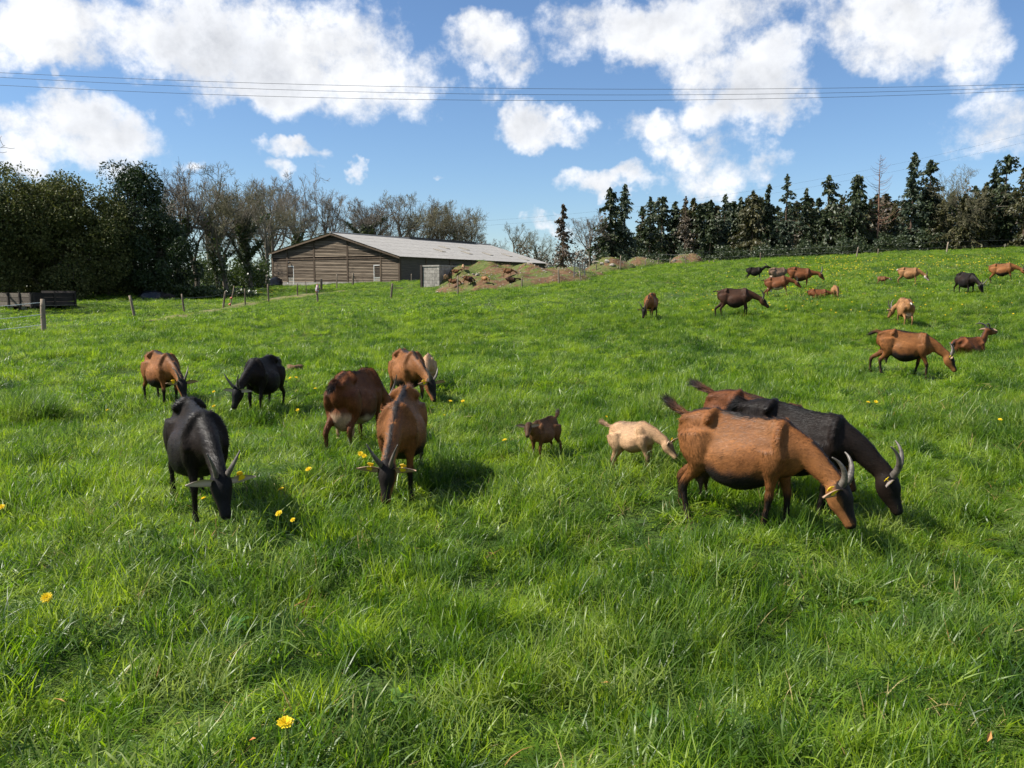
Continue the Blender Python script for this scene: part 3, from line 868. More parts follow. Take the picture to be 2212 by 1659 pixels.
# ------------------------------------------------------------------ materials for built things
def wood_mat(name, dark, light, sc=(2, 2, 30), rough=.85):
    m, t = mat(name); oc = objco(t)
    n = t.noise(t.scalevec(oc, sc), 1.0, 5, .65); rn = orand(t)
    f = t.math('ADD', n, t.math('MULTIPLY_ADD', rn, .35, -.18))
    finish(t, t.ramp(f, [(.3, dark), (.7, light)]), rough, n, .5, .01, spec=.2)
    return m
wood_mat('barn_slat_wood', (.095,.072,.05), (.24,.19,.138), (.6, 8, 8))
wood_mat('barn_frame_wood', (.06,.042,.03), (.13,.095,.065), (6, 6, 1))
wood_mat('barn_backing_wood', (.030,.021,.015), (.06,.042,.03), (.6, 8, 8))
wood_mat('barn_side_wood', (.075,.062,.05), (.15,.125,.10), (8, .6, 8))
wood_mat('post_wood', (.11,.085,.062), (.26,.205,.15), (14, 14, 2))
wood_mat('dark_wood', (.022,.018,.016), (.05,.04,.034), (2, 2, 6))
m, t = mat('white_paint'); finish(t, t.ramp(t.noise(objco(t), 6, 3), [(.3, (.62,.62,.60)), (.7, (.78,.78,.76))]), .5)
m, t = mat('dark_glass'); finish(t, (.008,.009,.010), .25, spec=.12)
m, t = mat('fibre_cement')
oc = objco(t); n = t.noise(oc, 1.6, 5, .65); n2 = t.noise(t.scalevec(oc, (.8, .12, 1)), 3, 4, .6); n3 = t.noise(oc, 14, 3, .6)
c = t.ramp(n, [(.3, (.22,.21,.20)), (.55, (.27,.26,.245)), (.75, (.32,.31,.295))])
c = t.mix(t.mapr(n2, .5, .72, 0, .25), c, (.26,.245,.22)); c = t.mix(t.mapr(n3, .56, .7, 0, .35), c, (.22,.21,.18))
finish(t, c, .85, n3, .3, .01, spec=.15)
m, t = mat('skylight_sheet'); finish(t, t.ramp(t.noise(objco(t), 2, 3), [(.3, (.27,.235,.175)), (.7, (.34,.30,.235))]), .5)
m, t = mat('ridge_dark'); finish(t, (.045,.042,.04), .7)
m, t = mat('concrete_block'); oc = objco(t); n = t.noise(oc, 3, 5, .65)
finish(t, t.ramp(t.math('ADD', n, t.math('MULTIPLY_ADD', orand(t), .3, -.15)), [(.3, (.20,.185,.165)), (.7, (.36,.335,.30))]), .9, t.noise(oc, 40, 3), .4, .01, spec=.15)
m, t = mat('plinth_concrete'); finish(t, t.ramp(t.noise(objco(t), 2, 4), [(.3, (.20,.18,.16)), (.7, (.33,.31,.28))]), .9)
m, t = mat('black_plastic'); finish(t, (.012,.012,.013), .28, t.noise(objco(t), 5, 4), .6, .05, spec=.5)
m, t = mat('grey_stone'); oc = objco(t)
finish(t, t.ramp(t.math('ADD', t.noise(oc, 3, 5, .6), t.math('MULTIPLY_ADD', orand(t), .3, -.15)), [(.3, (.16,.13,.10)), (.5, (.30,.26,.21)), (.72, (.46,.42,.36))]), .9, t.noise(oc, 9, 5), .7, .04, spec=.15)
m, t = mat('wire_metal'); finish(t, (.18,.18,.18), .45, metal=.6)
m, t = mat('white_tape'); finish(t, (.62,.64,.66), .5)
m, t = mat('power_cable'); finish(t, (.05,.055,.065), .5)
m, t = mat('earth_heap'); wc = worldco(t)
n1_ = t.noise(wc, .55, 4, .6); n2_ = t.noise(wc, 4, 4, .65); n3_ = t.noise(wc, 1.4, 4, .6)
gr = t.ramp(n2_, [(.3, (.060,.080,.020)), (.7, (.115,.128,.042))])
so_ = t.ramp(n2_, [(.3, (.070,.038,.022)), (.55, (.13,.075,.042)), (.75, (.20,.135,.08))])
finish(t, t.mix(t.mapr(t.math('ADD', t.math('MULTIPLY', n1_, .6), t.math('MULTIPLY', n3_, .4)), .45, .55, 0, 1, True), gr, so_), .95, n2_, .9, .08, spec=.1)
m, t = mat('track_dirt'); wc = worldco(t); n = t.noise(wc, 2.5, 5, .65)
finish(t, t.ramp(n, [(.35, (.09,.12,.03)), (.55, (.17,.145,.07)), (.75, (.26,.20,.12))]), .95, n, .6, .05, spec=.1)

# ------------------------------------------------------------------ the goat barn
BW, BL = 20.3, 36.2
BZ = 1.72
barn = empty('goat_barn', (-13.1, 98.0, BZ), R(-30), 'long timber goat barn with slatted gable and pale corrugated roof', 'barn')
EZR, EZL, RZ, RX = 3.24, 3.95, 6.15, -10.0       # eaves right/left, ridge height and place
def roof_z(x): return RZ + (x - RX) * (EZR - RZ) / (0 - RX) if x > RX else RZ + (x - RX) * (RZ - EZL) / (RX + BW)
bz0 = -.55
# gable backing wall
gw = mk('gable_wall', [(-BW, .12, bz0), (0, .12, bz0), (0, .12, EZR), (RX, .12, RZ), (-BW, .12, EZL), (-BW, .3, bz0), (0, .3, bz0), (0, .3, EZR), (RX, .3, RZ), (-BW, .3, EZL)],
        [(0,1,2,3,4), (9,8,7,6,5), (0,5,6,1), (1,6,7,2), (2,7,8,3), (3,8,9,4), (4,9,5,0)], MATS['barn_backing_wood'], barn)
MB().box(-BW - .03, .03, -.02, .34, bz0 - .3, .30).build('plinth', MATS['plinth_concrete'], barn)
fr = [0, .125, .35, .615, .865, 1.0]
posts_x = [-BW + f * BW for f in fr]
for px_ in posts_x:
    top = roof_z(px_) - .06
    MB().box(px_ - .11, px_ + .11, -.07, .12, .30, top).build('gable_post', MATS['barn_frame_wood'], barn)
MB().box(-BW, 0, -.10, .06, 3.02, 3.2).build('gable_beam', MATS['barn_frame_wood'], barn)
doors = [(-BW + .150 * BW, 1.0, 2.25), (-BW + .84 * BW, .95, 2.2)]   # centre x, width, height
def slat_mesh(x0, x1, z, cut=None):
    """a board .15 high leaning outwards at its foot"""
    z1 = z + .15
    if cut is None: a0, a1, b0, b1 = x0, x1, x0, x1
    else: a0, a1, b0, b1 = cut
    v = [(a0, .0 - .055, z), (a1, -.055, z), (b1, .075, z1), (b0, .075, z1), (a0, -.03, z), (a1, -.03, z), (b1, .10, z1), (b0, .10, z1)]
    return v, [(0,1,2,3), (7,6,5,4), (0,4,5,1), (1,5,6,2), (2,6,7,3), (3,7,4,0)]
def roof_span(z):      # where the gable is at least z high
    x_r = RX + (z - RZ) * (0 - RX) / (EZR - RZ) if z > EZR else 0
    x_l = RX - (RZ - z) * (RX + BW) / (RZ - EZL) if z > EZL else -BW
    return x_l, x_r
rows = list(np.arange(.34, 6.0, .178))
for bi in range(5):
    xa, xb = posts_x[bi] + .11, posts_x[bi + 1] - .11
    for z in rows:
        if 2.88 < z < 3.2: continue
        l0, r0 = roof_span(z); l1, r1 = roof_span(z + .15)
        spans = [(xa, xb)]
        for dx, dw, dh in doors:
            if z < dh + .1:
                ns = []
                for s0, s1 in spans:
                    if dx - dw/2 - .08 > s0 and dx + dw/2 + .08 < s1: ns += [(s0, dx - dw/2 - .08), (dx + dw/2 + .08, s1)]
                    else: ns.append((s0, s1))
                spans = ns
        for s0, s1 in spans:
            a0, a1 = max(s0, l0), min(s1, r0); b0, b1 = max(s0, l1), min(s1, r1)
            if b1 - b0 < .25: continue
            v, f = slat_mesh(s0, s1, z, (a0, a1, b0, b1))
            jz = random.uniform(-.012, .012)
            mk('slat', [(p[0], p[1], p[2] + jz) for p in v], f, MATS['barn_slat_wood'], barn)
for dx, dw, dh in doors:
    d = MB().box(dx - dw/2, dx + dw/2, .0, .06, .0, dh).build('door', MATS['white_paint'], barn)
    fm = MB()
    fm.box(dx - dw/2 - .07, dx - dw/2, -.04, .11, .0, dh + .07); fm.box(dx + dw/2, dx + dw/2 + .07, -.04, .11, .0, dh + .07); fm.box(dx - dw/2, dx + dw/2, -.04, .11, dh, dh + .07)
    fm.build('frame', MATS['white_paint'], d)
    MB().box(dx - dw/2 + .07, dx + dw/2 - .07, -.03, .0, .85, dh - .07).build('pane', MATS['dark_glass'], d)
    MB().box(dx + dw/2 - .16, dx + dw/2 - .06, -.05, -.012, .85, .89).build('handle', MATS['wire_metal'], d)
# lamp over the door
lm_ = MB().tube([(-BW + .15*BW, .1, 2.72), (-BW + .15*BW, -.25, 2.78)], .03, 6); lm_.tube([(-BW + .15*BW, -.22, 2.86), (-BW + .15*BW, -.28, 2.66)], [.05, .14], 8)
lm_.build('wall_lamp', MATS['ridge_dark'], barn)
# long side wall: boards between posts
sd = MB(); nb = 17
for i in range(nb):
    z = .30 + i * .175
    sd.add([(.02, 0, z), (.02, BL, z), (-.03, BL, z + .18), (-.03, 0, z + .18), (-.06, 0, z), (-.06, BL, z), (-.06, BL, z + .18), (-.06, 0, z + .18)],
           [(0,1,2,3), (0,4,5,1), (3,2,6,7), (0,3,7,4), (1,5,6,2)])
b_ = sd.build('side_boarding', MATS['barn_side_wood'], barn); b_['kind'] = 'stuff'
MB().box(-.25, -.061, .3, BL, bz0, EZR).build('side_wall', MATS['barn_backing_wood'], barn)
MB().box(-BW, -BW + .2, .3, BL, bz0, EZL).build('side_wall', MATS['barn_side_wood'], barn)
mk('gable_wall', [(-BW, BL, bz0), (0, BL, bz0), (0, BL, EZR), (RX, BL, RZ), (-BW, BL, EZL)], [(0,1,2,3,4)], MATS['barn_side_wood'], barn)
for v_ in np.linspace(.15, BL - .15, 8):
    MB().box(-.04, .09, v_ - .08, v_ + .08, .0, EZR - .02).build('side_post', MATS['barn_frame_wood'], barn)
# dark barn opening with a feed hatch on the side
MB().box(.0, .1, 11.2, 14.6, 1.3, 2.6).build('side_hatch', MATS['ridge_dark'], barn)
# roof slopes in corrugated sheets
def roof_slope(x_hi, z_hi, x_lo, z_lo, over):
    dx, dzv = x_lo - x_hi, z_lo - z_hi; L_ = math.hypot(dx, dzv); sx, sz = dx / L_, dzv / L_
    nxn, nzn = (-sz, sx) if sx > 0 else (sz, -sx)
    tiers = 6; V = []; F = []
    lam = .177; y0, y1 = -.55, BL + .4
    nyy = int((y1 - y0) / lam * 6); yy = np.linspace(y0, y1, nyy)
    wv = .032 * np.cos(2 * np.pi * yy / lam)
    for k in range(tiers):
        q0, q1 = k / tiers * (L_ + over), (k + 1) / tiers * (L_ + over) + .12
        if k == tiers - 1: q1 -= .12
        n0 = len(V)
        for q, lift in ((q0, .06), (q1, .08)):
            for y, wq in zip(yy, wv):
                h = lift + wq
                V.append((x_hi + sx*q + nxn*h, y, z_hi + sz*q + nzn*h))
        for i in range(nyy - 1): F.append((n0 + i, n0 + i + 1, n0 + nyy + i + 1, n0 + nyy + i))
    return V, F, (sx, sz, nxn, nzn, L_)
V_, F_, fr_ = roof_slope(RX, RZ, 0, EZR, .45)
roofR = mk('roof', V_, F_, MATS['fibre_cement'], barn, True)
V_, F_, fl_ = roof_slope(RX, RZ, -BW, EZL, .5)
roofL = mk('roof', V_, F_, MATS['fibre_cement'], barn, True)
for x0_, z0_, f_ in ((RX, RZ, fr_), (RX, RZ, fl_)):      # barge boards under the verge
    sx, sz, nxn, nzn, L_ = f_
    q1 = L_ + .42
    v = [(x0_, -.5, z0_ - .02), (x0_ + sx*q1, -.5, z0_ + sz*q1 - .02), (x0_ + sx*q1, -.5, z0_ + sz*q1 - .20), (x0_, -.5, z0_ - .22)]
    v += [(p[0], -.45, p[2]) for p in v]
    mk('barge_board', v, [(0,1,2,3), (7,6,5,4), (0,4,5,1), (2,6,7,3), (1,5,6,2), (0,3,7,4)], MATS['barn_frame_wood'], barn)
MB().tube([(RX, -.55, RZ + .09), (RX, BL + .4, RZ + .09)], .13, 8).build('ridge_cap', MATS['fibre_cement'], roofR)
MB().box(RX - .25, RX + .25, 15, 32, RZ + .16, RZ + .34).build('ridge_vent', MATS['ridge_dark'], roofR)
sx, sz, nxn, nzn, L_ = fr_
for (yv, qv) in ((13.5, .62), (17.5, .42), (19.5, .66), (22.5, .42), (25, .66), (30.5, .66), (32.5, .84)):
    q0, q1 = L_*qv - .75, L_*qv + .75
    mb = MB(); v = []
    for q in (q0, q1):
        for y in (yv - .45, yv + .45): v.append((RX + sx*q + nxn*.16, y, RZ + sz*q + nzn*.16))
    v2 = [(p[0] - nxn*.06, p[1], p[2] - nzn*.06) for p in v]
    mb.add(v + v2, [(0,1,3,2), (4,6,7,5), (0,4,5,1), (2,3,7,6), (0,2,6,4), (1,5,7,3)]); mb.build('skylight', MATS['skylight_sheet'], roofR)

_c, _sn = math.cos(R(30)), math.sin(R(30))
def in_barn(x, y):
    dx, dy = x + 13.1, y - 98.0
    lx = dx * _c - dy * _sn; ly = dx * _sn + dy * _c
    return (lx > -BW - .5) & (lx < .5) & (ly > -.3) & (ly < BL + .5)
KEEP_OUT = [in_barn, lambda x, y: bump(x, y) > .05]

# ------------------------------------------------------------------ concrete block pen beside the mound
c0 = at(949, 617)          # corner that points at us
pen = empty('block_shelter', c0, R(-30), 'low grey concrete block shelter between barn and earth mound', 'shelter')
bh = .30
def block_run(n, along_x, rows_):
    for r_ in range(rows_):
        off = (r_ % 2) * .25
        x = 0.0; first = True
        while x < n - .05:
            L_ = .5 if not (first and off) else .25
            L_ = min(L_, n - x); first = False
            g = .008; z0 = r_ * bh - .15
            j = random.uniform(-.006, .006)
            if along_x: MB().box(-x - L_ + g, -x - g, j, .2, z0 + g, z0 + bh - g).build('block', MATS['concrete_block'], pen)
            else: MB().box(-.2, j, .2 + x + g, .2 + x + L_ - g, z0 + g, z0 + bh - g).build('block', MATS['concrete_block'], pen)
            x += L_
block_run(1.75, True, 6); block_run(4.5, False, 6)
MB().box(-1.74, -.02, .02, .18, -.2, 6*bh - .17).build('mortar_core', MATS['plinth_concrete'], pen)
MB().box(-.18, -.02, .18, 4.6, -.2, 6*bh - .17).build('mortar_core', MATS['plinth_concrete'], pen)
MB().box(-1.85, .05, -.06, 4.75, 6*bh - .15, 6*bh - .02).build('slab', MATS['concrete_block'], pen)
MB().box(-1.98, -1.77, -.1, .12, -.3, 6*bh).build('corner_post', MATS['dark_wood'], pen)

# ------------------------------------------------------------------ earth mounds
for i, (mx, my, rx, ry, h) in enumerate(MOUNDS):
    n = 46; xs_ = np.linspace(-1.04, 1.04, n); gx, gy = np.meshgrid(mx + xs_*rx, my + xs_*ry)
    r2 = ((gx - mx)/rx)**2 + ((gy - my)/ry)**2
    b = h * np.clip(1 - r2, 0, 1) ** .85 * (1 + .12*np.sin(gx*2.3 + gy*1.1))
    nzv = np.array([mnoise.fractal(Vector((a*.9, c*.9, 2.0 + i)), 1, 2, 4) for a, c in zip(gx.ravel(), gy.ravel())]).reshape(gx.shape)
    z = H(gx, gy) + b + np.where(r2 < 1, .06 + .22 * nzv * np.clip(b, 0, .6) , -.12)
    I_ = np.arange(n*n).reshape(n, n)
    F_ = np.stack([I_[:-1,:-1].ravel(), I_[:-1,1:].ravel(), I_[1:,1:].ravel(), I_[1:,:-1].ravel()], 1)
    o = mk_np('earth_mound', np.stack([gx.ravel(), gy.ravel(), z.ravel()], 1), F_, MATS['earth_heap'], None, True)
    tag(o, ['broad grassy earth mound with bare soil where young goats graze', 'bare topped earth mound close to the barn wall', 'low grassy heap beside the metal gate', 'low grassy heap behind the fence posts', 'small stony heap in front of the dark conifers', 'grassy shoulder of the mound covered in rubble'][i], 'mound', kind='structure')

from mathutils.bvhtree import BVHTree
_bv, _bf = [], []
for o in list(COL.objects):
    if o.name.startswith('earth_mound'):
        n0 = len(_bv); _bv += [v.co.copy() for v in o.data.vertices]; _bf += [tuple(i + n0 for i in p.vertices) for p in o.data.polygons]
MOUND_TREE = BVHTree.FromPolygons(_bv, _bf)
def on_mound(px, py):
    """the point of a mound (or else of the ground) seen at a picture point"""
    d = ray(px, py).normalized(); g = at(px, py); hit = MOUND_TREE.ray_cast(Vector((0, 0, CAM_H)), d)
    if hit[0] is None: return g
    base = hz(hit[0].x, hit[0].y)
    return hit[0] if hit[0].z > base else g
def mound_z(x, y):
    hit = MOUND_TREE.ray_cast(Vector((x, y, 50)), Vector((0, 0, -1))); b = hz(x, y)
    return max(b, hit[0].z) if hit[0] is not None else b
def rock_mesh(seed):
    rs = random.Random(seed); bm = bmesh.new(); bmesh.ops.create_icosphere(bm, subdivisions=2, radius=1.0)
    cuts = [(Vector((rs.uniform(-1,1), rs.uniform(-1,1), rs.uniform(-1,1))).normalized(), rs.uniform(.45, .8)) for _ in range(9)]
    for v in bm.verts:
        for nrm, d in cuts:
            q = v.co.dot(nrm)
            if q > d: v.co -= nrm * (q - d)
        v.co *= 1 + .06 * mnoise.noise(v.co * 3 + Vector((seed, 0, 0)))
    me = bpy.data.meshes.new('rock'); bm.to_mesh(me); bm.free(); me.materials.append(MATS['grey_stone']); return me
ROCKS = [rock_mesh(i) for i in range(7)]
def z22(x, y): return ((1600 + x/3.16) * .54861, (980 + y/3.16) * .54861)
rock_px = [(1520,185,26),(1560,180,18),(1480,200,16),(1420,182,14),(1600,205,14),(1640,215,14),(1690,250,18),(1710,275,20),(1740,290,14),(1620,245,12),(1790,190,22),(1840,205,30),(1760,205,14),(1950,185,22),(1990,225,20),(1340,270,18),(1370,305,20),(1420,300,12),
  (1060,325,14),(1035,345,14),(985,325,16),(960,300,12),(880,330,28),(840,320,20),(720,340,20),(700,360,16),(780,320,10),(550,300,12),(610,265,10),(700,430,16),(720,500,10),(610,520,8),(570,515,8),(390,535,16),(440,525,12),(340,560,10),(290,495,12),(260,505,8),(150,495,7),(105,535,8),(60,537,7),(830,400,14),(860,410,12),(1170,465,10),(1010,510,12),(960,495,10),(1400,240,8),(2035,295,16),(420,470,12)]
for i, (rx_, ry_, rs_) in enumerate(rock_px):
    p = on_mound(*z22(rx_, ry_)); sc = rs_ / 3.16 / 3288 * p.y * 1.05
    o = link('rock', ROCKS[i % 7]); o.location = (p.x, p.y, p.z + sc * .15); o.scale = (sc * random.uniform(.9, 1.3), sc, sc * random.uniform(.5, .8)); o.rotation_euler = (random.uniform(-.3, .3), random.uniform(-.3, .3), random.uniform(0, 6))
    big = rs_ >= 18
    tag(o, 'large pale grey boulder lying on the earth mound' if big else 'small pale stone scattered over the mound slope', 'rock', 'boulders on the mound' if big else 'stones on the mound')
for i, (px_, py_, s_) in enumerate([(1288,568,.35),(1312,566,.3),(1300,571,.3),(1321,574,.25),(1430,560,.3),(1437,558,.2),(1458,565,.25),(1375,576,.22)]):
    p = on_mound(px_, py_); o = link('rock', ROCKS[(i*3) % 7]); o.location = (p.x, p.y, p.z + .05); o.scale = (s_*1.2, s_, s_*.7); o.rotation_euler = (.1, .2, i)
    tag(o, 'pale stone on a low heap by the gate or the conifers', 'rock', 'stones on the low heaps')

# ------------------------------------------------------------------ dirt track along the fence
def strip(name, pxs, width, material, label, lift=.05):
    P = crom([tuple(at(a, b)) for a, b in pxs], 40); V_ = []; F_ = []
    T_ = np.gradient(P, axis=0); k = 7
    for i, (p, tt_) in enumerate(zip(P, T_)):
        nrm = np.array([-tt_[1], tt_[0]]); nrm /= np.linalg.norm(nrm) + 1e-9
        wv = width * (1 + .25 * math.sin(i * .7))
        for j in range(k):
            q = (j / (k - 1) - .5) * wv; x, y = p[0] + nrm[0]*q, p[1] + nrm[1]*q
            V_.append((x, y, hz(x, y) + lift * (1 - (abs(j - 3) / 3) ** 4) - .0))
    for i in range(39):
        for j in range(k - 1): F_.append((i*k + j, i*k + j + 1, (i+1)*k + j + 1, (i+1)*k + j))
    o = mk(name, V_, F_, material, None, True); tag(o, label, 'path', kind='structure')
    return P
TP = strip('path', [(330,695),(385,684),(450,672),(520,660),(590,648),(650,640),(740,628)], 1.3, MATS['track_dirt'], 'worn dirt track beside the wooden fence posts')
KEEP_OUT.append(lambda x, y: np.min([(x - p[0])**2 + (y - p[1])**2 for p in TP[::2]], axis=0) < .75)

# ------------------------------------------------------------------ trees
def bark_mat(name, a, b):
    m, t = mat(name); oc = objco(t); n = t.noise(t.scalevec(oc, (5, 5, 1.2)), 1.5, 5, .65)
    finish(t, t.ramp(n, [(.3, a), (.7, b)]), .9, n, .7, .04, spec=.12)
bark_mat('bark_grey', (.07,.058,.045), (.18,.155,.12))
bark_mat('bark_conifer', (.05,.034,.025), (.13,.09,.065))
bark_mat('bark_dead', (.14,.07,.045), (.26,.16,.11))
def leaf_mat(name, lo, hi, tf=.25, rough=.5, spec=.35):
    m, t = mat(name); wc = worldco(t); oc = objco(t)
    at_ = t.node('ShaderNodeAttribute'); at_.attribute_name = 'leaf'
    f = t.math('ADD', t.math('MULTIPLY', at_.outputs['Fac'], .6), t.math('MULTIPLY', t.noise(oc, .8, 3, .6), .5))
    c = t.ramp(f, [(.25, lo), (.8, hi)])
    finish(t, c, rough, spec=spec, transl=t.mix(1.0, c, (1.4, 1.5, .8), 'MULTIPLY'), transl_fac=tf)
leaf_mat('leaf_laurel', (.026,.042,.012), (.135,.135,.048), .16, .6, .15)
leaf_mat('leaf_yew', (.018,.034,.012), (.040,.060,.020), .12)
leaf_mat('leaf_conifer', (.016,.030,.012), (.050,.064,.024), .15)
leaf_mat('leaf_olive', (.036,.040,.016), (.090,.082,.032), .18)
leaf_mat('leaf_bluish', (.030,.048,.030), (.075,.095,.055), .15)
leaf_mat('leaf_brown', (.060,.048,.034), (.125,.10,.068), .15)
leaf_mat('leaf_dead', (.052,.040,.028), (.11,.078,.05), .15)
leaf_mat('leaf_ivy', (.024,.042,.014), (.070,.090,.028), .2, .4)
leaf_mat('twig_brown', (.10,.088,.07), (.20,.175,.14), .0, .9, .1)
leaf_mat('twig_bud', (.11,.10,.065), (.20,.185,.11), .1, .9, .1)

def leaf_cards(C, D, size, aspect, rs, material, name, parent, flat=0.0, tri=False):
    """C (n,3) centres, D (n,3) long axes: one folded card each"""
    n = len(C)
    D = D / (np.linalg.norm(D, axis=1)[:, None] + 1e-9)
    r = rs.normal(0, 1, (n, 3)); r[:, 2] *= (1 - flat)
    S = np.cross(D, r); S /= np.linalg.norm(S, axis=1)[:, None] + 1e-9
    sz = np.asarray(size).reshape(-1, 1) * rs.uniform(.6, 1.35, (n, 1))
    a = C - D * sz * .5; b = C + D * sz * .5; c = C - D * sz * .1
    w_ = sz * aspect * .5
    V = np.stack([a, c + S * w_, b, c - S * w_], 1).reshape(-1, 3)
    F = np.arange(4 * n).reshape(-1, 4)
    o = mk_np(name, V, F, MATS[material], parent)
    at_ = o.data.attributes.new('leaf', 'FLOAT', 'POINT')
    at_.data.foreach_set('value', np.repeat(rs.rand(n), 4).astype(np.float32))
    return o

def tube_batch(paths, sides):
    """many tapered tubes in one mesh: paths = list of (pts (k,3), radii (k,))"""
    V, F = [], []; n0 = 0
    for P, rad in paths:
        k = len(P); T = np.gradient(P, axis=0); T /= np.linalg.norm(T, axis=1)[:, None] + 1e-9
        ref = np.array([.3, .9, .2]) if abs(T[0][1]) < .8 else np.array([.9, .1, .3])
        U = np.cross(T, ref); U /= np.linalg.norm(U, axis=1)[:, None] + 1e-9; B = np.cross(T, U)
        a = np.linspace(0, 2*np.pi, sides, endpoint=False)
        V.append((P[:, None] + rad[:, None, None] * (np.cos(a)[None, :, None] * U[:, None] + np.sin(a)[None, :, None] * B[:, None])).reshape(-1, 3))
        i = np.arange(k - 1)[:, None] * sides; j = np.arange(sides)[None]; j2 = (j + 1) % sides
        F.append(np.stack([i + j, i + j2, i + sides + j2, i + sides + j], -1).reshape(-1, 4) + n0); n0 += k * sides
    return np.concatenate(V), np.concatenate(F)

def branchy(rs, h, spread, levels, up=.55, trunk_frac=.35, r0=None, lean=0.0):
    """recursive limbs; returns list per level of (points, radii)"""
    r0 = r0 or h * .022
    out = [[] for _ in range(levels + 1)]
    def grow_(p, d, L, r, lv):
        k = 6 if lv == 0 else (5 if lv < 3 else 4)
        P = [p.copy()]; q = p.copy(); dd = d.copy()
        for i in range(k - 1):
            dd = dd + rs.normal(0, .10 + .06*lv, 3) + np.array([0, 0, .06*up*lv]); dd /= np.linalg.norm(dd)
            q = q + dd * L / (k - 1); P.append(q.copy())
        P = np.array(P); u = np.linspace(0, 1, k)
        rad = r * (1 - u * (.55 if lv < levels else .8)); out[lv].append((P, np.maximum(rad, .009)))
        if lv == levels: return
        nch = [8, 6, 6, 6, 4][lv] + rs.randint(-1, 2)
        for c in range(nch):
            f = (trunk_frac + (1 - trunk_frac) * (c + rs.rand()) / nch) if lv == 0 else .25 + .75 * (c + rs.rand()) / nch
            f = min(f, 1.0)
            i = min(int(f * (k - 1)), k - 2); w_ = f * (k - 1) - i
            b = P[i] * (1 - w_) + P[i+1] * w_; ax = P[i+1] - P[i]; ax /= np.linalg.norm(ax)
            a = rs.uniform(0, 6.283)
            perp = np.cross(ax, [math.cos(a), math.sin(a), .3]); perp /= np.linalg.norm(perp) + 1e-9
            ang = rs.uniform(.45, 1.0) * spread
            nd_ = ax * math.cos(ang) + perp * math.sin(ang); nd_[2] += .18 * up; nd_ /= np.linalg.norm(nd_)
            grow_(b, nd_, L * (rs.uniform(.52, .80) if lv == 0 else rs.uniform(.42, .68)) * (1.15 - .45 * f), r * (1 - f * .5) * rs.uniform(.42, .6), lv + 1)
    grow_(np.array([0, 0, -.3]), np.array([lean, rs.uniform(-.05, .05), 1.0]), h * .70, r0, 0)
    return out

def norm_h(levels_, h):
    top = max(P[:, 2].max() for lv in levels_ for P, r in lv); s = h / top
    return [[(P * np.array([s, s, s]), r) for P, r in lv] for lv in levels_]

def bare_tree(seed, h, spread=1.0, ivy=0.0, twig='twig_brown', up=.6, trunk_frac=.3, rmin=.012, label='', name='bare_tree'):
    rs = np.random.RandomState(seed)
    lv = norm_h(branchy(rs, h, spread, 4, up, trunk_frac), h)
    root = empty(name, (0, 0, 0), 0, label, 'tree')
    V, F = tube_batch(lv[0] + lv[1], 7); mk_np('trunk', V, F, MATS['bark_grey'], root, True)
    tw = [(P, np.maximum(r, rmin)) for q in lv[2:] for P, r in q]
    V, F = tube_batch(tw, 3)
    o = mk_np('crown', V, F, MATS[twig], root); a_ = o.data.attributes.new('leaf', 'FLOAT', 'POINT'); a_.data.foreach_set('value', np.random.rand(len(V)).astype(np.float32))
    if ivy > 0:
        C = []; D = []
        for P, r in lv[0] + lv[1][:int(len(lv[1]) * min(1, ivy))]:
            main = r[0] > lv[0][0][1][0] * .9
            m_ = int((1500 if main else 420) * ivy)
            u = rs.rand(m_) ** (.8 if main else 1.3) * (len(P) - 1) * (.98 if main else .7); i = u.astype(int).clip(0, len(P) - 2); f = (u - i)[:, None]
            c = P[i] * (1 - f) + P[i+1] * f
            off = rs.normal(0, 1, (m_, 3)); off /= np.linalg.norm(off, axis=1)[:, None]
            C.append(c + off * (h * .035 + .1) * rs.uniform(.3, 1.25, (m_, 1)) * (1 if main else .7)); D.append(rs.normal(0, 1, (m_, 3)) + [0, 0, -.4])
        leaf_cards(np.concatenate(C), np.concatenate(D), .24, .8, rs, 'leaf_ivy', 'ivy', root)['kind'] = 'stuff'
    return root

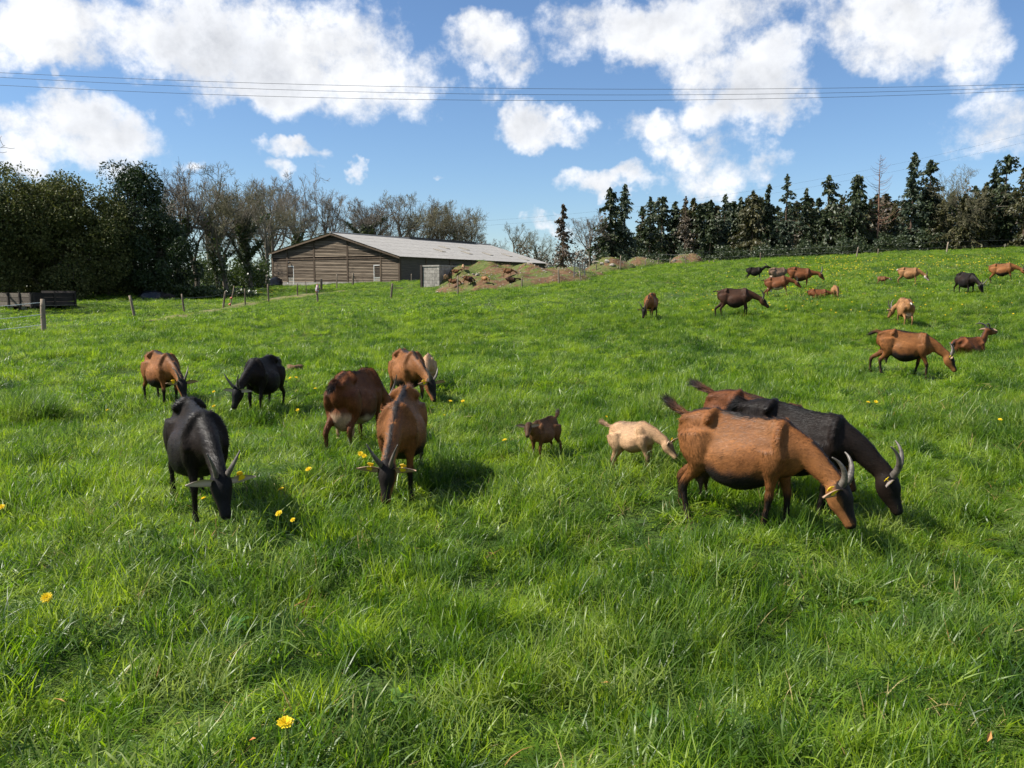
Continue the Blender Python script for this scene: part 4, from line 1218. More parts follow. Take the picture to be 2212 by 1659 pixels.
def conifer(seed, h, r, leaf='leaf_conifer', droop=.5, dens=1.0, bare_low=.12, gaps=.15, bark='bark_conifer', label='', spray=.42, taper=.85, name='conifer_tree'):
    rs = np.random.RandomState(seed)
    root = empty(name, (0, 0, 0), 0, label, 'tree')
    k = 8; u = np.linspace(0, 1, k); P = np.stack([rs.normal(0, .05, k).cumsum() * h * .01, rs.normal(0, .05, k).cumsum() * h * .01, -.3 + (h + .2) * u], 1)
    paths = [(P, h * .016 * (1 - u * .93) + .02)]
    C, D = [], []
    nb = int(h * 15 * dens); bp = []
    gapd = [(rs.uniform(.15, .9), rs.uniform(0, 6.28), rs.uniform(.04, .10)) for _ in range(int(gaps * 40))]
    for i in range(nb):
        f = bare_low + (1 - bare_low) * (i + rs.rand()) / nb
        az_ = rs.uniform(0, 6.283)
        if any(abs(f - g0) < gw_ and math.cos(az_ - ga) > .2 for g0, ga, gw_ in gapd): continue
        L = r * ((1 - f) ** taper * 1.0 + .05) * rs.uniform(.5, 1.15) * (.82 + .18 * math.sin(az_ * 2 + seed) + .2 * math.sin(f * 17 + az_ * 3 + seed * 1.7)) * (min(1, .55 + 1.8 * (f - bare_low)) if f < bare_low + .25 else 1)
        z = f * h
        kk = 5; uu = np.linspace(0, 1, kk); dr = droop * rs.uniform(.5, 1.5)
        bx = np.stack([math.cos(az_) * L * uu, math.sin(az_) * L * uu, z + L * (.22 * uu * (1 - droop) - dr * uu ** 2 * .6 + .25 * (f > .85) * uu)], 1)
        bp.append((bx, .035 * (1 - uu * .8) * (L / r + .3) + .006))
        m_ = int((L * 17 + 6) * dens); s_ = rs.uniform(.05, 1.05, m_)
        pts = np.stack([np.interp(s_, uu, bx[:, j]) for j in range(3)], 1)
        pts += rs.normal(0, .15, (m_, 3)) * (L * .4 + .25)
        pts[:, 2] -= rs.rand(m_) * spray * .5 * droop
        out_ = np.array([math.cos(az_), math.sin(az_), -.25 - droop]); C.append(pts); D.append(out_ + rs.normal(0, .45, (m_, 3)))
    V, F = tube_batch(paths, 7); tko = mk_np('trunk', V, F, MATS[bark], root, True)
    V, F = tube_batch(bp, 3); mk_np('branches', V, F, MATS[bark], tko)['kind'] = 'stuff'
    if C: leaf_cards(np.concatenate(C), np.concatenate(D), spray, .5, rs, leaf, 'crown', root)
    return root

def leafy(seed, h, r, leaf, n=9000, size=.22, base=.0, lobes=26, label='', name='evergreen_tree', squash=1.0, aspect=.55):
    """broad evergreen: leaves on many lobes spread through the crown"""
    rs = np.random.RandomState(seed)
    root = empty(name, (0, 0, 0), 0, label, 'tree')
    k = 6; u = np.linspace(0, 1, k); P = np.stack([rs.normal(0, .03, k).cumsum() * h * .1, rs.normal(0, .03, k).cumsum() * h * .1, -.3 + h * .85 * u], 1)
    paths = [(P, h * .02 * (1 - u * .85))]
    C, D = [], []
    for i in range(lobes):
        f = rs.rand() ** .8; z = h * (base + (1 - base) * f * .93)
        rr_ = r * math.sqrt(max(.05, 1 - (max(0, f - .35) / .68) ** 2)) * rs.uniform(.1, 1.0) ** .6
        a = rs.uniform(0, 6.283); c = np.array([math.cos(a) * rr_, math.sin(a) * rr_, z])
        lr = np.array([1, 1, rs.uniform(.7, 1.3)]) * r * (rs.uniform(.14, .3) if i % 3 == 0 else rs.uniform(.26, .5))
        m_ = int(n / lobes * rs.uniform(.6, 1.4))
        v = rs.normal(0, 1, (m_, 3)); v /= np.linalg.norm(v, axis=1)[:, None]; v *= rs.uniform(.55, 1.12, (m_, 1)) ** .6
        pts = c + v * lr; pts[:, 2] = np.abs(pts[:, 2] - .05) + .05
        C.append(pts); D.append(v * .6 + rs.normal(0, .7, (m_, 3)) + [0, 0, -.25])
        paths.append((np.array([P[2] * (1 - f) + P[4] * f, (P[3] + c) / 2 + [0, 0, -.2], c]), np.array([h*.007, h*.005, .02])))
    V, F = tube_batch(paths, 6); mk_np('trunk', V, F, MATS['bark_grey'], root, True)
    leaf_cards(np.concatenate(C), np.concatenate(D), size, aspect, rs, leaf, 'crown', root)
    return root

def plant(root, px, d, ytop=None, h0=None, rz=None):
    """stand a tree d metres ahead; ytop = where its tip shows"""
    v = at_d(px, 600, d); z = surf(v.x, v.y)
    root.location = (v.x, v.y, z - .05); root.rotation_euler.z = random.uniform(0, 6.28) if rz is None else rz
    if ytop is not None:
        s = (at_d(px, ytop, d).z - z) / h0 * (1.06 if h0 == 12 else 1.0); root.scale = (s, s, s)
    return root
G_L, G_B, G_C = 'evergreen trees at the field edge', 'bare spring trees behind the barn', 'dark conifers along the ridge'

# ---- dark evergreens at the field edge
for i, (px, d, yt, r, n) in enumerate([(-90, 60, 370, 4.6, 16000), (15, 62, 376, 4.6, 26000), (95, 63, 400, 4.2, 24000), (165, 64, 388, 4.4, 26000), (232, 64.5, 412, 3.6, 20000), (60, 69, 392, 4.4, 14000), (130, 71, 390, 4.4, 14000)]):
    lb = ['glossy evergreen whose crown runs out past the trailer end', 'broad glossy evergreen rising directly behind the trailer', 'lower glossy evergreen next to the broad one behind the trailer', 'domed glossy evergreen two trees from the yew', 'low glossy evergreen touching the dark yew', 'evergreen showing between the crowns behind the trailer', 'second row evergreen behind the domed one'][i]
    plant(leafy(40 + i, 11, r, 'leaf_laurel', int(n * 1.4), .20, lobes=46, label=lb, aspect=.7), px, d, yt, 11)
plant(leafy(50, 12, 3.7, 'leaf_yew', 28000, .32, lobes=75, label='dense dark yew tree with a rounded crown', name='yew_tree', aspect=.35), 290, 67, 374, 12)
plant(leafy(51, 8, 3.6, 'leaf_yew', 20000, .30, lobes=50, label='low dark evergreen filling the gap below the yew', name='yew_tree', aspect=.4), 352, 66, 470, 8)
# undergrowth along the foot of the wood
def undergrowth(pxs, d, yt, leaf, label, n=9000, seed=1, size=.22, name='undergrowth', jit=1.5):
    rs = np.random.RandomState(seed); C = []
    a = np.linspace(0, 1, len(pxs)); X = np.interp(rs.rand(n), a, pxs)
    tops = np.interp(X, pxs, yt)
    V = []
    u = rs.rand(n) ** .7
    dj = d + rs.uniform(-jit, jit, n); nzv = .75 + .35 * np.sin(X * .11) * np.sin(X * .037 + 1) + .12 * np.sin(X * .31)
    gx = (X - 1106) / F22 * dj
    gz = smooth_h(gx, dj)
    tz = np.array([at_d(x, t_, dd).z for x, t_, dd in zip(X, tops, dj)]) - gz
    V = np.stack([gx + rs.normal(0, .3, n), dj, gz + np.maximum(tz * nzv, .3) * u * rs.uniform(.75, 1.05, n)], 1)
    o = leaf_cards(V, rs.normal(0, 1, (n, 3)) + [0, 0, .3], size, .6, rs, leaf, name, None)
    tag(o, label, 'undergrowth', kind='stuff'); return o
undergrowth([-150, 60, 200, 330, 380, 420, 500, 540], 67, [560, 560, 570, 560, 600, 618, 622, 625], 'leaf_ivy', 'dark undergrowth at the foot of the evergreen trees', 26000, 1, jit=2.5)
undergrowth([330, 450, 540, 575], 88, [540, 540, 535, 545], 'leaf_ivy', 'green shrubs seen between the bare trunks beside the barn', 9000, 2, .28, jit=3)
# ---- bare trees
bt = [bare_tree(60, 12, .95, .0, label='x'), bare_tree(61, 12, .85, .55, label='x'), bare_tree(62, 12, 1.05, .0, 'twig_bud', label='x'), bare_tree(63, 12, .9, .9, label='x'), bare_tree(64, 12, .8, .0, trunk_frac=.4, label='x'), bare_tree(65, 12, 1.15, .25, 'twig_bud', trunk_frac=.2, label='x')]
used = set()
def bare(i, px, d, yt, label, group=G_B, sx=1.0):
    if i in used: o = copy_tree(bt[i])
    else: o = bt[i]; used.add(i)
    tag(o, label, 'tree', group)
    if group is None and 'group' in o: del o['group']
    plant(o, px, d, yt, 12); o.scale.x *= sx; o.scale.y *= sx
    return o
bare(0, -165, 48, 190, 'bare tree with twigs hanging above the glossy evergreens', None)
bare(1, 385, 71, 366, 'ivy clad bare tree next to the dark yew', None)
bare(0, 425, 73, 360, 'bare tree with a tall open crown between yew and ivy', None)
bare(5, 488, 73, 364, 'crooked bare tree with lit lower trunk', None)
bare(3, 540, 75, 398, 'tree smothered in dark ivy left standing by the barn', None)
bare(3, 470, 78, 440, 'shorter ivy smothered trunk among the bare trees', None)
bare(2, 575, 96, 405, 'bare tree beside the end of the barn gable', None)
bare(4, 600, 118, 398, 'slender bare tree behind the barn gable')
bare(0, 672, 134, 371, 'tall fan shaped bare tree above the barn gable', None, .85)
bare(4, 712, 136, 400, 'slender bare tree behind the barn gable', sx=.9)
bare(1, 632, 130, 420, 'ivy clad bare tree behind the barn gable', None)
bare(3, 786, 138, 432, 'round tree green with ivy above the barn ridge', None, 1.1)
bare(3, 815, 142, 445, 'second round ivy green tree above the barn ridge', None)
bare(2, 868, 140, 420, 'brownish bare tree above the barn roof')
bare(5, 905, 143, 424, 'brownish bare tree above the barn roof')
bare(2, 950, 143, 436, 'brownish bare tree above the barn roof')
bare(5, 992, 143, 440, 'budding bare tree at the end of the row over the roof', None)
bare(0, 838, 148, 428, 'brownish bare tree above the barn roof')
bare(4, 928, 149, 432, 'brownish bare tree above the barn roof')
bare(0, 975, 150, 438, 'brownish bare tree above the barn roof')
bare(2, 1018, 147, 455, 'brownish bare tree above the barn roof')
bare(5, 570, 125, 400, 'bare tree in the row running up to the barn', 'bare trees running up to the barn')
bare(0, 525, 120, 395, 'bare tree in the row running up to the barn', 'bare trees running up to the barn')
bare(2, 455, 112, 390, 'bare tree in the row running up to the barn', 'bare trees running up to the barn')
bare(0, 745, 150, 440, 'thin bare tree behind the barn ridge', None)
bare(2, 1112, 160, 484, 'bushy bare tree past the far end of the barn', None)
bare(5, 1165, 158, 500, 'low spreading bare tree past the far end of the barn', None)
bare(0, 1080, 170, 515, 'small distant bare tree past the roof edge', None)
bare(4, 1268, 110, 458, 'wide forked bare tree between brown conifer and dark conifers', None, 1.25)
bare(5, 2065, 104, 362, 'twiggy bare tree rising between the conifers', None)
# ---- conifers along the ridge
specs = [  # px, d, top y, radius factor, leaf, droop, density, bare low, gaps
 (1216,106,441,.17,'leaf_dead',.6,.75,.05,.3,'brown half dead conifer standing apart near the gate'),
 (1316,110,405,.17,'leaf_conifer',.6,1.1,.02,.1,'dense narrow conifer at the end of the dark row'),
 (1347,112,399,.19,'leaf_bluish',.35,.9,.15,.15,'open branched spruce with a pointed top beside the narrow conifer'),
 (1402,114,424,.17,'leaf_conifer',.5,.7,.22,.3,None),(1428,117,424,.18,'leaf_conifer',.5,.7,.3,.3,None),
 (1478,113,424,.16,'leaf_brown',.4,.55,.2,.3,'thin greyish conifer losing its needles'),
 (1508,116,440,.17,'leaf_conifer',.5,.9,.2,.2,None),(1532,113,432,.18,'leaf_conifer',.6,1.0,.1,.15,None),(1562,114,420,.17,'leaf_bluish',.45,.9,.12,.2,None),
 (1596,113,425,.18,'leaf_conifer',.6,1.0,.08,.15,None),(1622,111,412,.19,'leaf_olive',.65,1.1,.04,.1,None),(1655,112,398,.19,'leaf_conifer',.65,1.1,.04,.1,None),
 (1693,110,376,.16,'leaf_bluish',.35,.8,.25,.25,'slim spruce with a bare lower trunk'),
 (1735,111,408,.17,'leaf_conifer',.6,.95,.1,.2,None),(1782,110,379,.18,'leaf_conifer',.6,1.0,.1,.25,None),(1810,113,425,.18,'leaf_olive',.6,1.0,.05,.1,None),(1842,108,379,.20,'leaf_conifer',.6,1.05,.06,.15,None),
 (1872,110,430,.19,'leaf_olive',.6,1.0,.05,.1,None),(1925,109,440,.2,'leaf_olive',.6,1.0,.05,.1,None),
 (1962,106,330,.15,'leaf_bluish',.2,.95,.2,.15,'tallest layered spruce on the ridge'),(1998,107,347,.19,'leaf_conifer',.35,1.0,.15,.2,'broad topped conifer leaning on the tallest spruce'),
 (2030,104,430,.2,'leaf_olive',.6,1.0,.03,.1,None),(2075,102,420,.22,'leaf_olive',.6,1.1,.02,.08,None),(2115,103,400,.19,'leaf_olive',.6,1.0,.03,.1,None),
 (2160,104,335,.17,'leaf_conifer',.3,.9,.2,.2,'tall open conifer near the end of the ridge'),(2135,106,360,.16,'leaf_conifer',.4,.9,.15,.2,None),(2205,101,352,.18,'leaf_olive',.5,.9,.1,.2,None),(2260,101,370,.2,'leaf_conifer',.5,1,.1,.2,None),(2320,100,360,.2,'leaf_conifer',.5,1,.1,.2,None)]
TREE_H = []
for i, (px, d, yt, rf, leaf, dr, de, bl, gp_, lb) in enumerate(specs):
    v = at_d(px, 600, d); z = surf(v.x, v.y); h = at_d(px, yt, d).z - z
    kind_ = 'olive green drooping conifer in the ridge row' if leaf == 'leaf_olive' else ('bluish green spruce in the ridge row' if leaf == 'leaf_bluish' else 'dark green drooping conifer in the ridge row')
    o = conifer(200 + i, h, h * rf * (1.6 if leaf == 'leaf_bluish' else 1.75), leaf, dr, de * 1.1, bl * .5, gp_ * .3, label=lb or kind_, taper=.8 if leaf in ('leaf_bluish', 'leaf_dead') else [.5, .75, .6, .9][i % 4])
    TREE_H.append((o, h, lb))
    if lb is None: o['group'] = {'leaf_olive': 'olive conifers of the ridge', 'leaf_bluish': 'spruces of the ridge'}.get(leaf, G_C)
    plant(o, px, d)
row2 = [(o, h) for o, h, lb in TREE_H if lb is None]
for i, px in enumerate([1385, 1455, 1495, 1545, 1580, 1640, 1675, 1715, 1762, 1822, 1860, 1905, 1945, 2050, 2095, 2180, 2235, 1420, 1475, 1525, 1610, 1660, 1700, 1745, 1795, 1845, 1885, 1925, 2010, 2120, 2150]):
    src, hh0 = row2[(i * 5) % len(row2)]; o = copy_tree(src); o['label'] = 'conifer filling the second row behind the ridge trees'; o['group'] = 'second row of ridge conifers'
    plant(o, px, 119 + (i % 4) * 2.5)
    k = (at_d(px, [446, 436, 428][i % 3] - (max(0, px - 1800) * .09), o.location.y).z - o.location.z) / hh0
    o.scale = (k * 1.35, k * 1.35, k)
# dead conifer: bare spike with upswept branches
def dead_spike(px, d, yt, label):
    rs = np.random.RandomState(9); v = at_d(px, 600, d); h = at_d(px, yt, d).z - surf(v.x, v.y)
    root = empty('dead_conifer', (0, 0, 0), 0, label, 'tree')
    u = np.linspace(0, 1, 8); P = np.stack([.1*np.sin(u*5), 0*u, -.3 + (h + .3)*u], 1); V, F = tube_batch([(P, .19*(1 - u*.93))], 7); tk = mk_np('trunk', V, F, MATS['bark_dead'], root, True)
    bp = []
    for i in range(64):
        f = .28 + .7*(i + rs.rand())/64; a = rs.uniform(0, 6.283); L = 3.6*(1 - f)**.7*rs.uniform(.5, 1.2) + .25; uu = np.linspace(0, 1, 5)
        bp.append((np.stack([math.cos(a)*L*uu, math.sin(a)*L*uu, f*h - .25*L*uu + .75*L*uu**2.2], 1), .04*(1 - uu*.85)))
    V, F = tube_batch(bp, 3); mk_np('branches', V, F, MATS['bark_dead'], root)['kind'] = 'stuff'
    plant(root, px, d, rz=0)
dead_spike(1890, 107, 333, 'dead conifer with a bare spike and upswept branches')
# pale dead birch stem amongst the olive conifers, brush below the row
undergrowth([1290, 1450, 1700, 1900, 2100, 2300], 105, [545, 535, 520, 500, 480, 470], 'leaf_conifer', 'dull green brush below the ridge conifers', 26000, 5, .30, jit=2.5)
undergrowth([1290, 1450, 1700, 1900, 2100, 2300], 122, [480, 465, 450, 420, 400, 400], 'leaf_brown', 'brownish wood seen through the ridge conifers', 16000, 6, .5, jit=4)
undergrowth([560, 800, 1000, 1100, 1200, 1300, 1330], 175, [520, 520, 520, 522, 520, 512, 510], 'twig_brown', 'distant brown hedge past the end of the barn', 12000, 7, .5, jit=6)
undergrowth([-200, 100, 300, 450, 520, 560], 105, [560, 560, 560, 560, 565, 570], 'leaf_ivy', 'distant green hedge beyond the bare trees', 9000, 8, .4, jit=4)

# ------------------------------------------------------------------ fence posts and wires
POSTF = 'wooden fence posts of the pasture'
def post(bx, by, ty, lean_px=0, r=.06, h=None, label='weathered wooden fence post standing in the grass', extra=None, color='post_wood', d=None, grp=POSTF):
    """base and top in photo pixels of a 4032 px wide picture"""
    k = .54861
    p = at(bx*k, by*k) if d is None else at_d(bx*k, by*k, d)
    if d is not None: p.z = surf(p.x, p.y)
    hh = (by - ty) / 3286.0 * p.y
    if h: hh = h
    lx = lean_px / 3286.0 * p.y
    root = empty('fence_post', p, 0, label, 'post', grp)
    mb = MB(); n = 5; pts = []
    for i in range(n):
        q = i / (n - 1); pts.append((lx*q + random.uniform(-.008, .008), random.uniform(-.008, .008), -.3 + (hh + .3)*q))
    pts[-1] = (lx, 0, hh)
    mb.tube(pts, [r*1.05, r, r, r*.97, r*.8], 8)
    mb.build('pole', MATS[color], root, True)
    if r > .045:
        for q in (.45, .8):
            MB().tube([(lx*q, -r*.8, hh*q), (lx*q, -r - .04, hh*q + .01)], .014, 6).build('insulator', MATS['black_plastic'], root)
    return root, p, hh
posts = []
posts.append(post(172, 1312, 1178, 4, .085, label='thick grey fence post holding white tapes by the wooden trailer'))
posts.append(post(535, 1251, 1164, -20, .075, label='leaning grey fence post at the near end of the dirt track'))
posts.append(post(728, 1236, 1158, -9, .055, label='straight slim fence post beside the dirt track'))
posts.append(post(876, 1214, 1147, 14, .07, label='tilted stout fence post next to the red tape pole'))
rp = post(902, 1208, 1126, 23, .04, label='leaning pale pole wrapped in red tape'); posts.append(rp)
m, t = mat('red_tape'); finish(t, (.5, .06, .02), .5)
for q in (.12, .42): MB().tube([(rp[2]*.28*q - .05, -.03, rp[2]*q - .03), (rp[2]*.28*q + .07, -.03, rp[2]*q + .03)], .05, 6).build('red_tape', MATS['red_tape'], rp[0])
posts.append(post(966, 1207, 1137, 0, .05, label='thin dark fence post between red tape pole and tarpaulin'))
posts.append(post(1058, 1193, 1119, -1, .06, label='fence post in front of the tarpaulin covered heap'))
posts.append(post(1172, 1166, 1117, 0, .06, label='short fence post below the barn door with glass'))
posts.append(post(1209, 1157, 1102, -5, .035, label='thin tilted stake near the barn door'))
kn = post(1251, 1197, 1129, -1, .065, label='fence post with a rag tied round its top'); posts.append(kn)
m, t = mat('rag_cloth'); finish(t, t.ramp(t.noise(objco(t), 12, 2), [(.45, (.45,.45,.5)), (.55, (.3,.05,.04))]), .8)
MB().tube([(-.02, -.05, kn[2]*.55), (.0, -.05, kn[2]*.8), (.02, 0, kn[2] + .12)], [.05, .13, .07], 7).build('rag', MATS['rag_cloth'], kn[0], True)
posts.append(post(1266, 1143, 1097, 0, .11, label='stout post before the middle of the slatted gable', grp=None))
posts.append(post(1327, 1140, 1078, 0, .06, label='tall post before the slatted gable'))
posts.append(post(1390, 1124, 1075, 0, .11, label='stout post near the second barn door', grp=None))
posts.append(post(1523, 1109, 1068, 0, .04, label='thin stake at the barn corner'))
xp = post(1537, 1180, 1116, 9, .07, label='crooked post with a broken crossbar in the open grass'); posts.append(xp)
MB().box(0, .9, -.05, .05, xp[2]*.68, xp[2]*.74).build('crossbar', MATS['post_wood'], xp[0])
posts.append(post(1620, 1108, 1079, 0, .05, label='thin stake by the shaded long wall of the barn'))
posts.append(post(1803, 1160, 1086, 0, .055, label='slim fence post in front of the young goats on the mound'))
posts.append(post(2055, 1137, 1094, 0, .05, label='short fence post with a crosspiece below the lying young goat'))
posts.append(post(2201, 1119, 1054, -3, .06, label='dark fence post just before the metal gate'))
posts.append(post(2288, 1105, 1069, -6, .045, label='tilted stake beside the metal gate'))
posts.append(post(2294, 1070, 1030, 0, .05, label='fence post behind the metal gate'))
posts.append(post(2348, 1063, 1038, 0, .05, label='fence post along the top of the pasture', color='post_wood'))
for bx, by, ty, lean in [(2441,1058,1008,3),(2541,1047,1018,0),(2590,1044,1016,2),(2638,1042,1014,1),(2700,1043,1009,0),(2792,1037,1025,0),(2810,1036,1026,0),(2994,1028,996,0)]:
    posts.append(post(bx, by, ty, lean, .05, label='fence post along the top of the pasture'))
posts.append(post(3371, 1015, 974, 6, .06, label='fence post along the top of the pasture'))
posts.append(post(3457, 1006, 980, 0, .05, label='fence post along the top of the pasture'))
posts.append(post(3726, 997, 954, 5, .07, label='pale fence post at the highest edge of the pasture', grp=None))
for i in range(len(posts)):
    if posts[i][0].get('label', '').startswith('fence post along'): posts[i][0]['group'] = 'posts along the top of the pasture'
# wires
def wire(name, A, B, sag, r, material, label, cat, group=None, n=8):
    pts = [Vector(A).lerp(Vector(B), i/(n-1)) - Vector((0, 0, sag * 4 * (i/(n-1)) * (1 - i/(n-1)))) for i in range(n)]
    o = MB().tube(pts, r, 4).build(name, MATS[material], None); tag(o, label, cat, group); return o
p1 = posts[0][1]; h1 = posts[0][2]
lf = at(-160, 745)
for q, lb in ((.25, 'lowest'), (.55, 'middle'), (.9, 'topmost')):
    wire('fence_tape', (lf.x, lf.y, lf.z + h1*q), (p1.x, p1.y - .09, p1.z + h1*q), .04, .012, 'white_tape', '%s white tape tied to the thick grey fence post' % lb, 'tape')
for a, b in ((0, 1), (1, 2), (2, 3), (3, 5), (5, 6)):
    A, B = posts[a], posts[b]
    wire('fence_wire', (A[1].x, A[1].y, A[1].z + A[2]*.8), (B[1].x, B[1].y, B[1].z + B[2]*.8), .05, .006, 'wire_metal', 'thin wire strung between the leaning fence posts', 'wire', 'wires of the side fence')
top = [q for q in posts if q[1].y > 70 and q[1].x > 8]
top.sort(key=lambda q: q[1].x)
pe = at(2260, 541)
for i in range(len(top)):
    A = top[i]; Bp = top[i+1][1] if i + 1 < len(top) else pe
    for q in (.5, .95):
        wire('fence_wire', (A[1].x, A[1].y, A[1].z + 1.05*q), (Bp.x, Bp.y, surf(Bp.x, Bp.y) + 1.05*q), .02, .003, 'wire_metal', 'galvanised wire along the top edge of the pasture', 'wire', 'wires along the top of the pasture', 4)
# metal gate
gp = at(1240, 598); gate = empty('metal_gate', gp, R(62), 'grey metal mesh gate beside the stony mound', 'gate')
for x in (0, 1.1, 2.1): MB().tube([(x, 0, -.2), (x, 0, 1.15)], .035, 6).build('gate_post', MATS['wire_metal'], gate)
for z in (.1, .35, .6, .85, 1.08): MB().tube([(0, 0, z), (2.1, 0, z)], .012, 4).build('rail', MATS['wire_metal'], gate)
for x in np.linspace(.12, 2.0, 14): MB().tube([(x, 0, .1), (x, 0, 1.08)], .007, 4).build('bar', MATS['wire_metal'], gate)

# ------------------------------------------------------------------ power lines
def cable(pts, d, r, label, group):
    xs_ = np.linspace(-500, 2700, 28); c = np.polyfit([p[0] for p in pts], [p[1] for p in pts], 2)
    P = [at_d(x, float(np.polyval(c, x)), d) for x in xs_]
    o = MB().tube(P, r, 5).build('power_cable', MATS['power_cable'], None, True); tag(o, label, 'cable', group)
cable([(0,157),(1106,191),(2212,182)], 46, .010, 'topmost of three dark power cables crossing the sky', None)
cable([(0,167),(1106,204),(2212,189)], 46.6, .010, 'middle of three dark power cables crossing the sky', None)
cable([(0,184),(1106,217),(2212,196)], 46.2, .010, 'lowest of three dark power cables crossing the sky', None)
cable([(1000,480),(1650,408),(2212,290)], 92, .006, 'faint distant power cable slanting over the conifers', 'distant power cables')
cable([(1000,490),(1650,421),(2212,308)], 92.5, .006, 'faint distant power cable slanting over the conifers', 'distant power cables')

# ------------------------------------------------------------------ wooden trailer box
tp = at(70, 672); tr_ = empty('farm_trailer', tp, R(-28), 'dark open-topped wooden trailer box standing at the field edge', 'trailer')
TX, TY, TZ, TB = 3.6, 3.0, 1.12, .28
hh_ = (TZ - TB) / 3
for i in range(3):
    z0 = TB + i*hh_
    MB().box(-TX, 0, 0, .05, z0 + .01, z0 + hh_ - .01).build('plank', MATS['barn_side_wood'], tr_)  # front planks in paler wood: the sunlit face is put into the colour
    MB().box(-TX, 0, TY - .05, TY, z0 + .01, z0 + hh_ - .01 + (.12 if i == 2 else 0)).build('plank', MATS['dark_wood'], tr_)
    MB().box(-.05, 0, .055, TY - .055, z0 + .01, z0 + hh_ - .01).build('plank', MATS['dark_wood'], tr_)  # right side in darker wood: its shade is put into the colour
    MB().box(-TX, -TX + .05, .055, TY - .055, z0 + .01, z0 + hh_ - .01).build('plank', MATS['dark_wood'], tr_)
for x in (-TX + .05, -TX*.66, -TX*.33, -.05): MB().box(x - .06, x + .06, -.07, -.002, TB - .08, TZ + .03).build('stake', MATS['dark_wood'], tr_)
for y in (.12, TY*.5, TY - .12): MB().box(.002, .07, y - .06, y + .06, TB - .08, TZ + .03).build('stake', MATS['dark_wood'], tr_)
MB().box(-TX + .06, -.06, .06, TY - .06, TB + .0, TB + .05).build('floor_board', MATS['dark_wood'], tr_)
MB().box(-TX + .2, -.2, .35, .5, -.05, TB).box(-TX + .2, -.2, TY - .5, TY - .35, -.05, TB).build('chassis', MATS['dark_wood'], tr_)
for x in (-TX*.7, -TX*.3):
    for y in (.15, TY - .35):
        MB().tube([(x, y, .2), (x, y + .2, .2)], .30, 14).build('wheel', MATS['black_plastic'], tr_)

# ------------------------------------------------------------------ tarpaulin covered heap and dark lumps
def lump(name, p, size, material, label, cat, seed, sub=3, rough=.28, flat=.25):
    bm = bmesh.new(); bmesh.ops.create_icosphere(bm, subdivisions=sub, radius=1.0)
    for v in bm.verts:
        q = v.co.copy(); v.co *= 1 + rough * mnoise.fractal(q * 1.6 + Vector((seed, 0, 0)), 1, 2, 4)
        v.co.x *= size[0]; v.co.y *= size[1]; v.co.z = max(v.co.z, -flat) * size[2]
    me = bpy.data.meshes.new(name); bm.to_mesh(me); bm.free(); me.materials.append(MATS[material])
    me.polygons.foreach_set('use_smooth', [True]*len(me.polygons))
    return me
p = at(592, 619); th = empty('covered_heap', p, .3, 'heap under a shiny black tarpaulin beside the barn gable', 'tarpaulin')
o = link('tarpaulin', lump('tarpaulin', p, (1.15, .9, .85), 'black_plastic', '', '', 3), th); o.location = (0, 0, .25)
for i in range(5):
    q = link('weight_stone', ROCKS[i], th); q.location = (-.7 + .33*i, -.2 + .1*(i % 3), 1.0 - .18*abs(i - 2)); q.scale = (.16, .14, .1)
for (px_, py_, s, lb, sd_) in [(326, 645, (1.0, .7, .62), 'rounded black plastic wrapped lump in the far grass', 5), (352, 646, (.95, .6, .5), 'dark brown heap of clods in the far grass', 9)]:
    p = at(px_, py_); mt = 'black_plastic' if sd_ == 5 else 'dark_wood'
    o = link('dark_heap' if sd_ == 9 else 'wrapped_bale', lump('heap', p, s, mt, '', '', sd_, rough=.3 if sd_ == 5 else .7)); o.location = p; tag(o, lb, 'heap')
p = at(634, 803); o = link('earth_clod', lump('clod', p, (.22, .16, .12), 'earth_heap', '', '', 12, rough=.6)); o.location = p; tag(o, 'small clod of bare brown earth behind the black goat', 'earth')
BARE.append((p.x, p.y, .16))

# ------------------------------------------------------------------ the herd
def goat(label, px, py, heading, d=None, group=None, name=None, **kw):
    mound = kw.pop('mound', False)
    p = on_mound(px, py) if mound else at(px, py)
    s = kw.pop('scale', 1.0)
    kid = kw.get('kid', False)
    far = p.y > 17
    kw.setdefault('voxel', .014 if not far else (.02 if p.y < 42 else .026))
    kw.setdefault('hair', 0 if far else (26000 if p.y < 8.5 else 14000))
    kw.setdefault('detail', not far)
    kw.setdefault('seed', int(px * 7 + py))
    if kid: kw['voxel'] = max(kw['voxel'], .015)
    nm = name or ('kid_goat' if kid else 'goat')
    o = build_goat(nm, label, (p.x, p.y, p.z - .01 + (.10 if mound else 0)), R(heading), s, group=group, **kw)
    # stand with the slope
    if p.y < 50 and not mound and not kw.get('lying'):
        f = .35 * s; hd_ = R(heading); fx, fy = math.cos(hd_), math.sin(hd_)
        za, zb = surf(p.x + fx*f, p.y + fy*f), surf(p.x - fx*f, p.y - fy*f)
        zl, zr = surf(p.x - fy*.12, p.y + fx*.12), surf(p.x + fy*.12, p.y - fx*.12)
        o.rotation_euler = (0, -math.atan2(za - zb, 2*f), R(heading))
        o.location.z = (za + zb + zl + zr) / 4 - .025
    return o
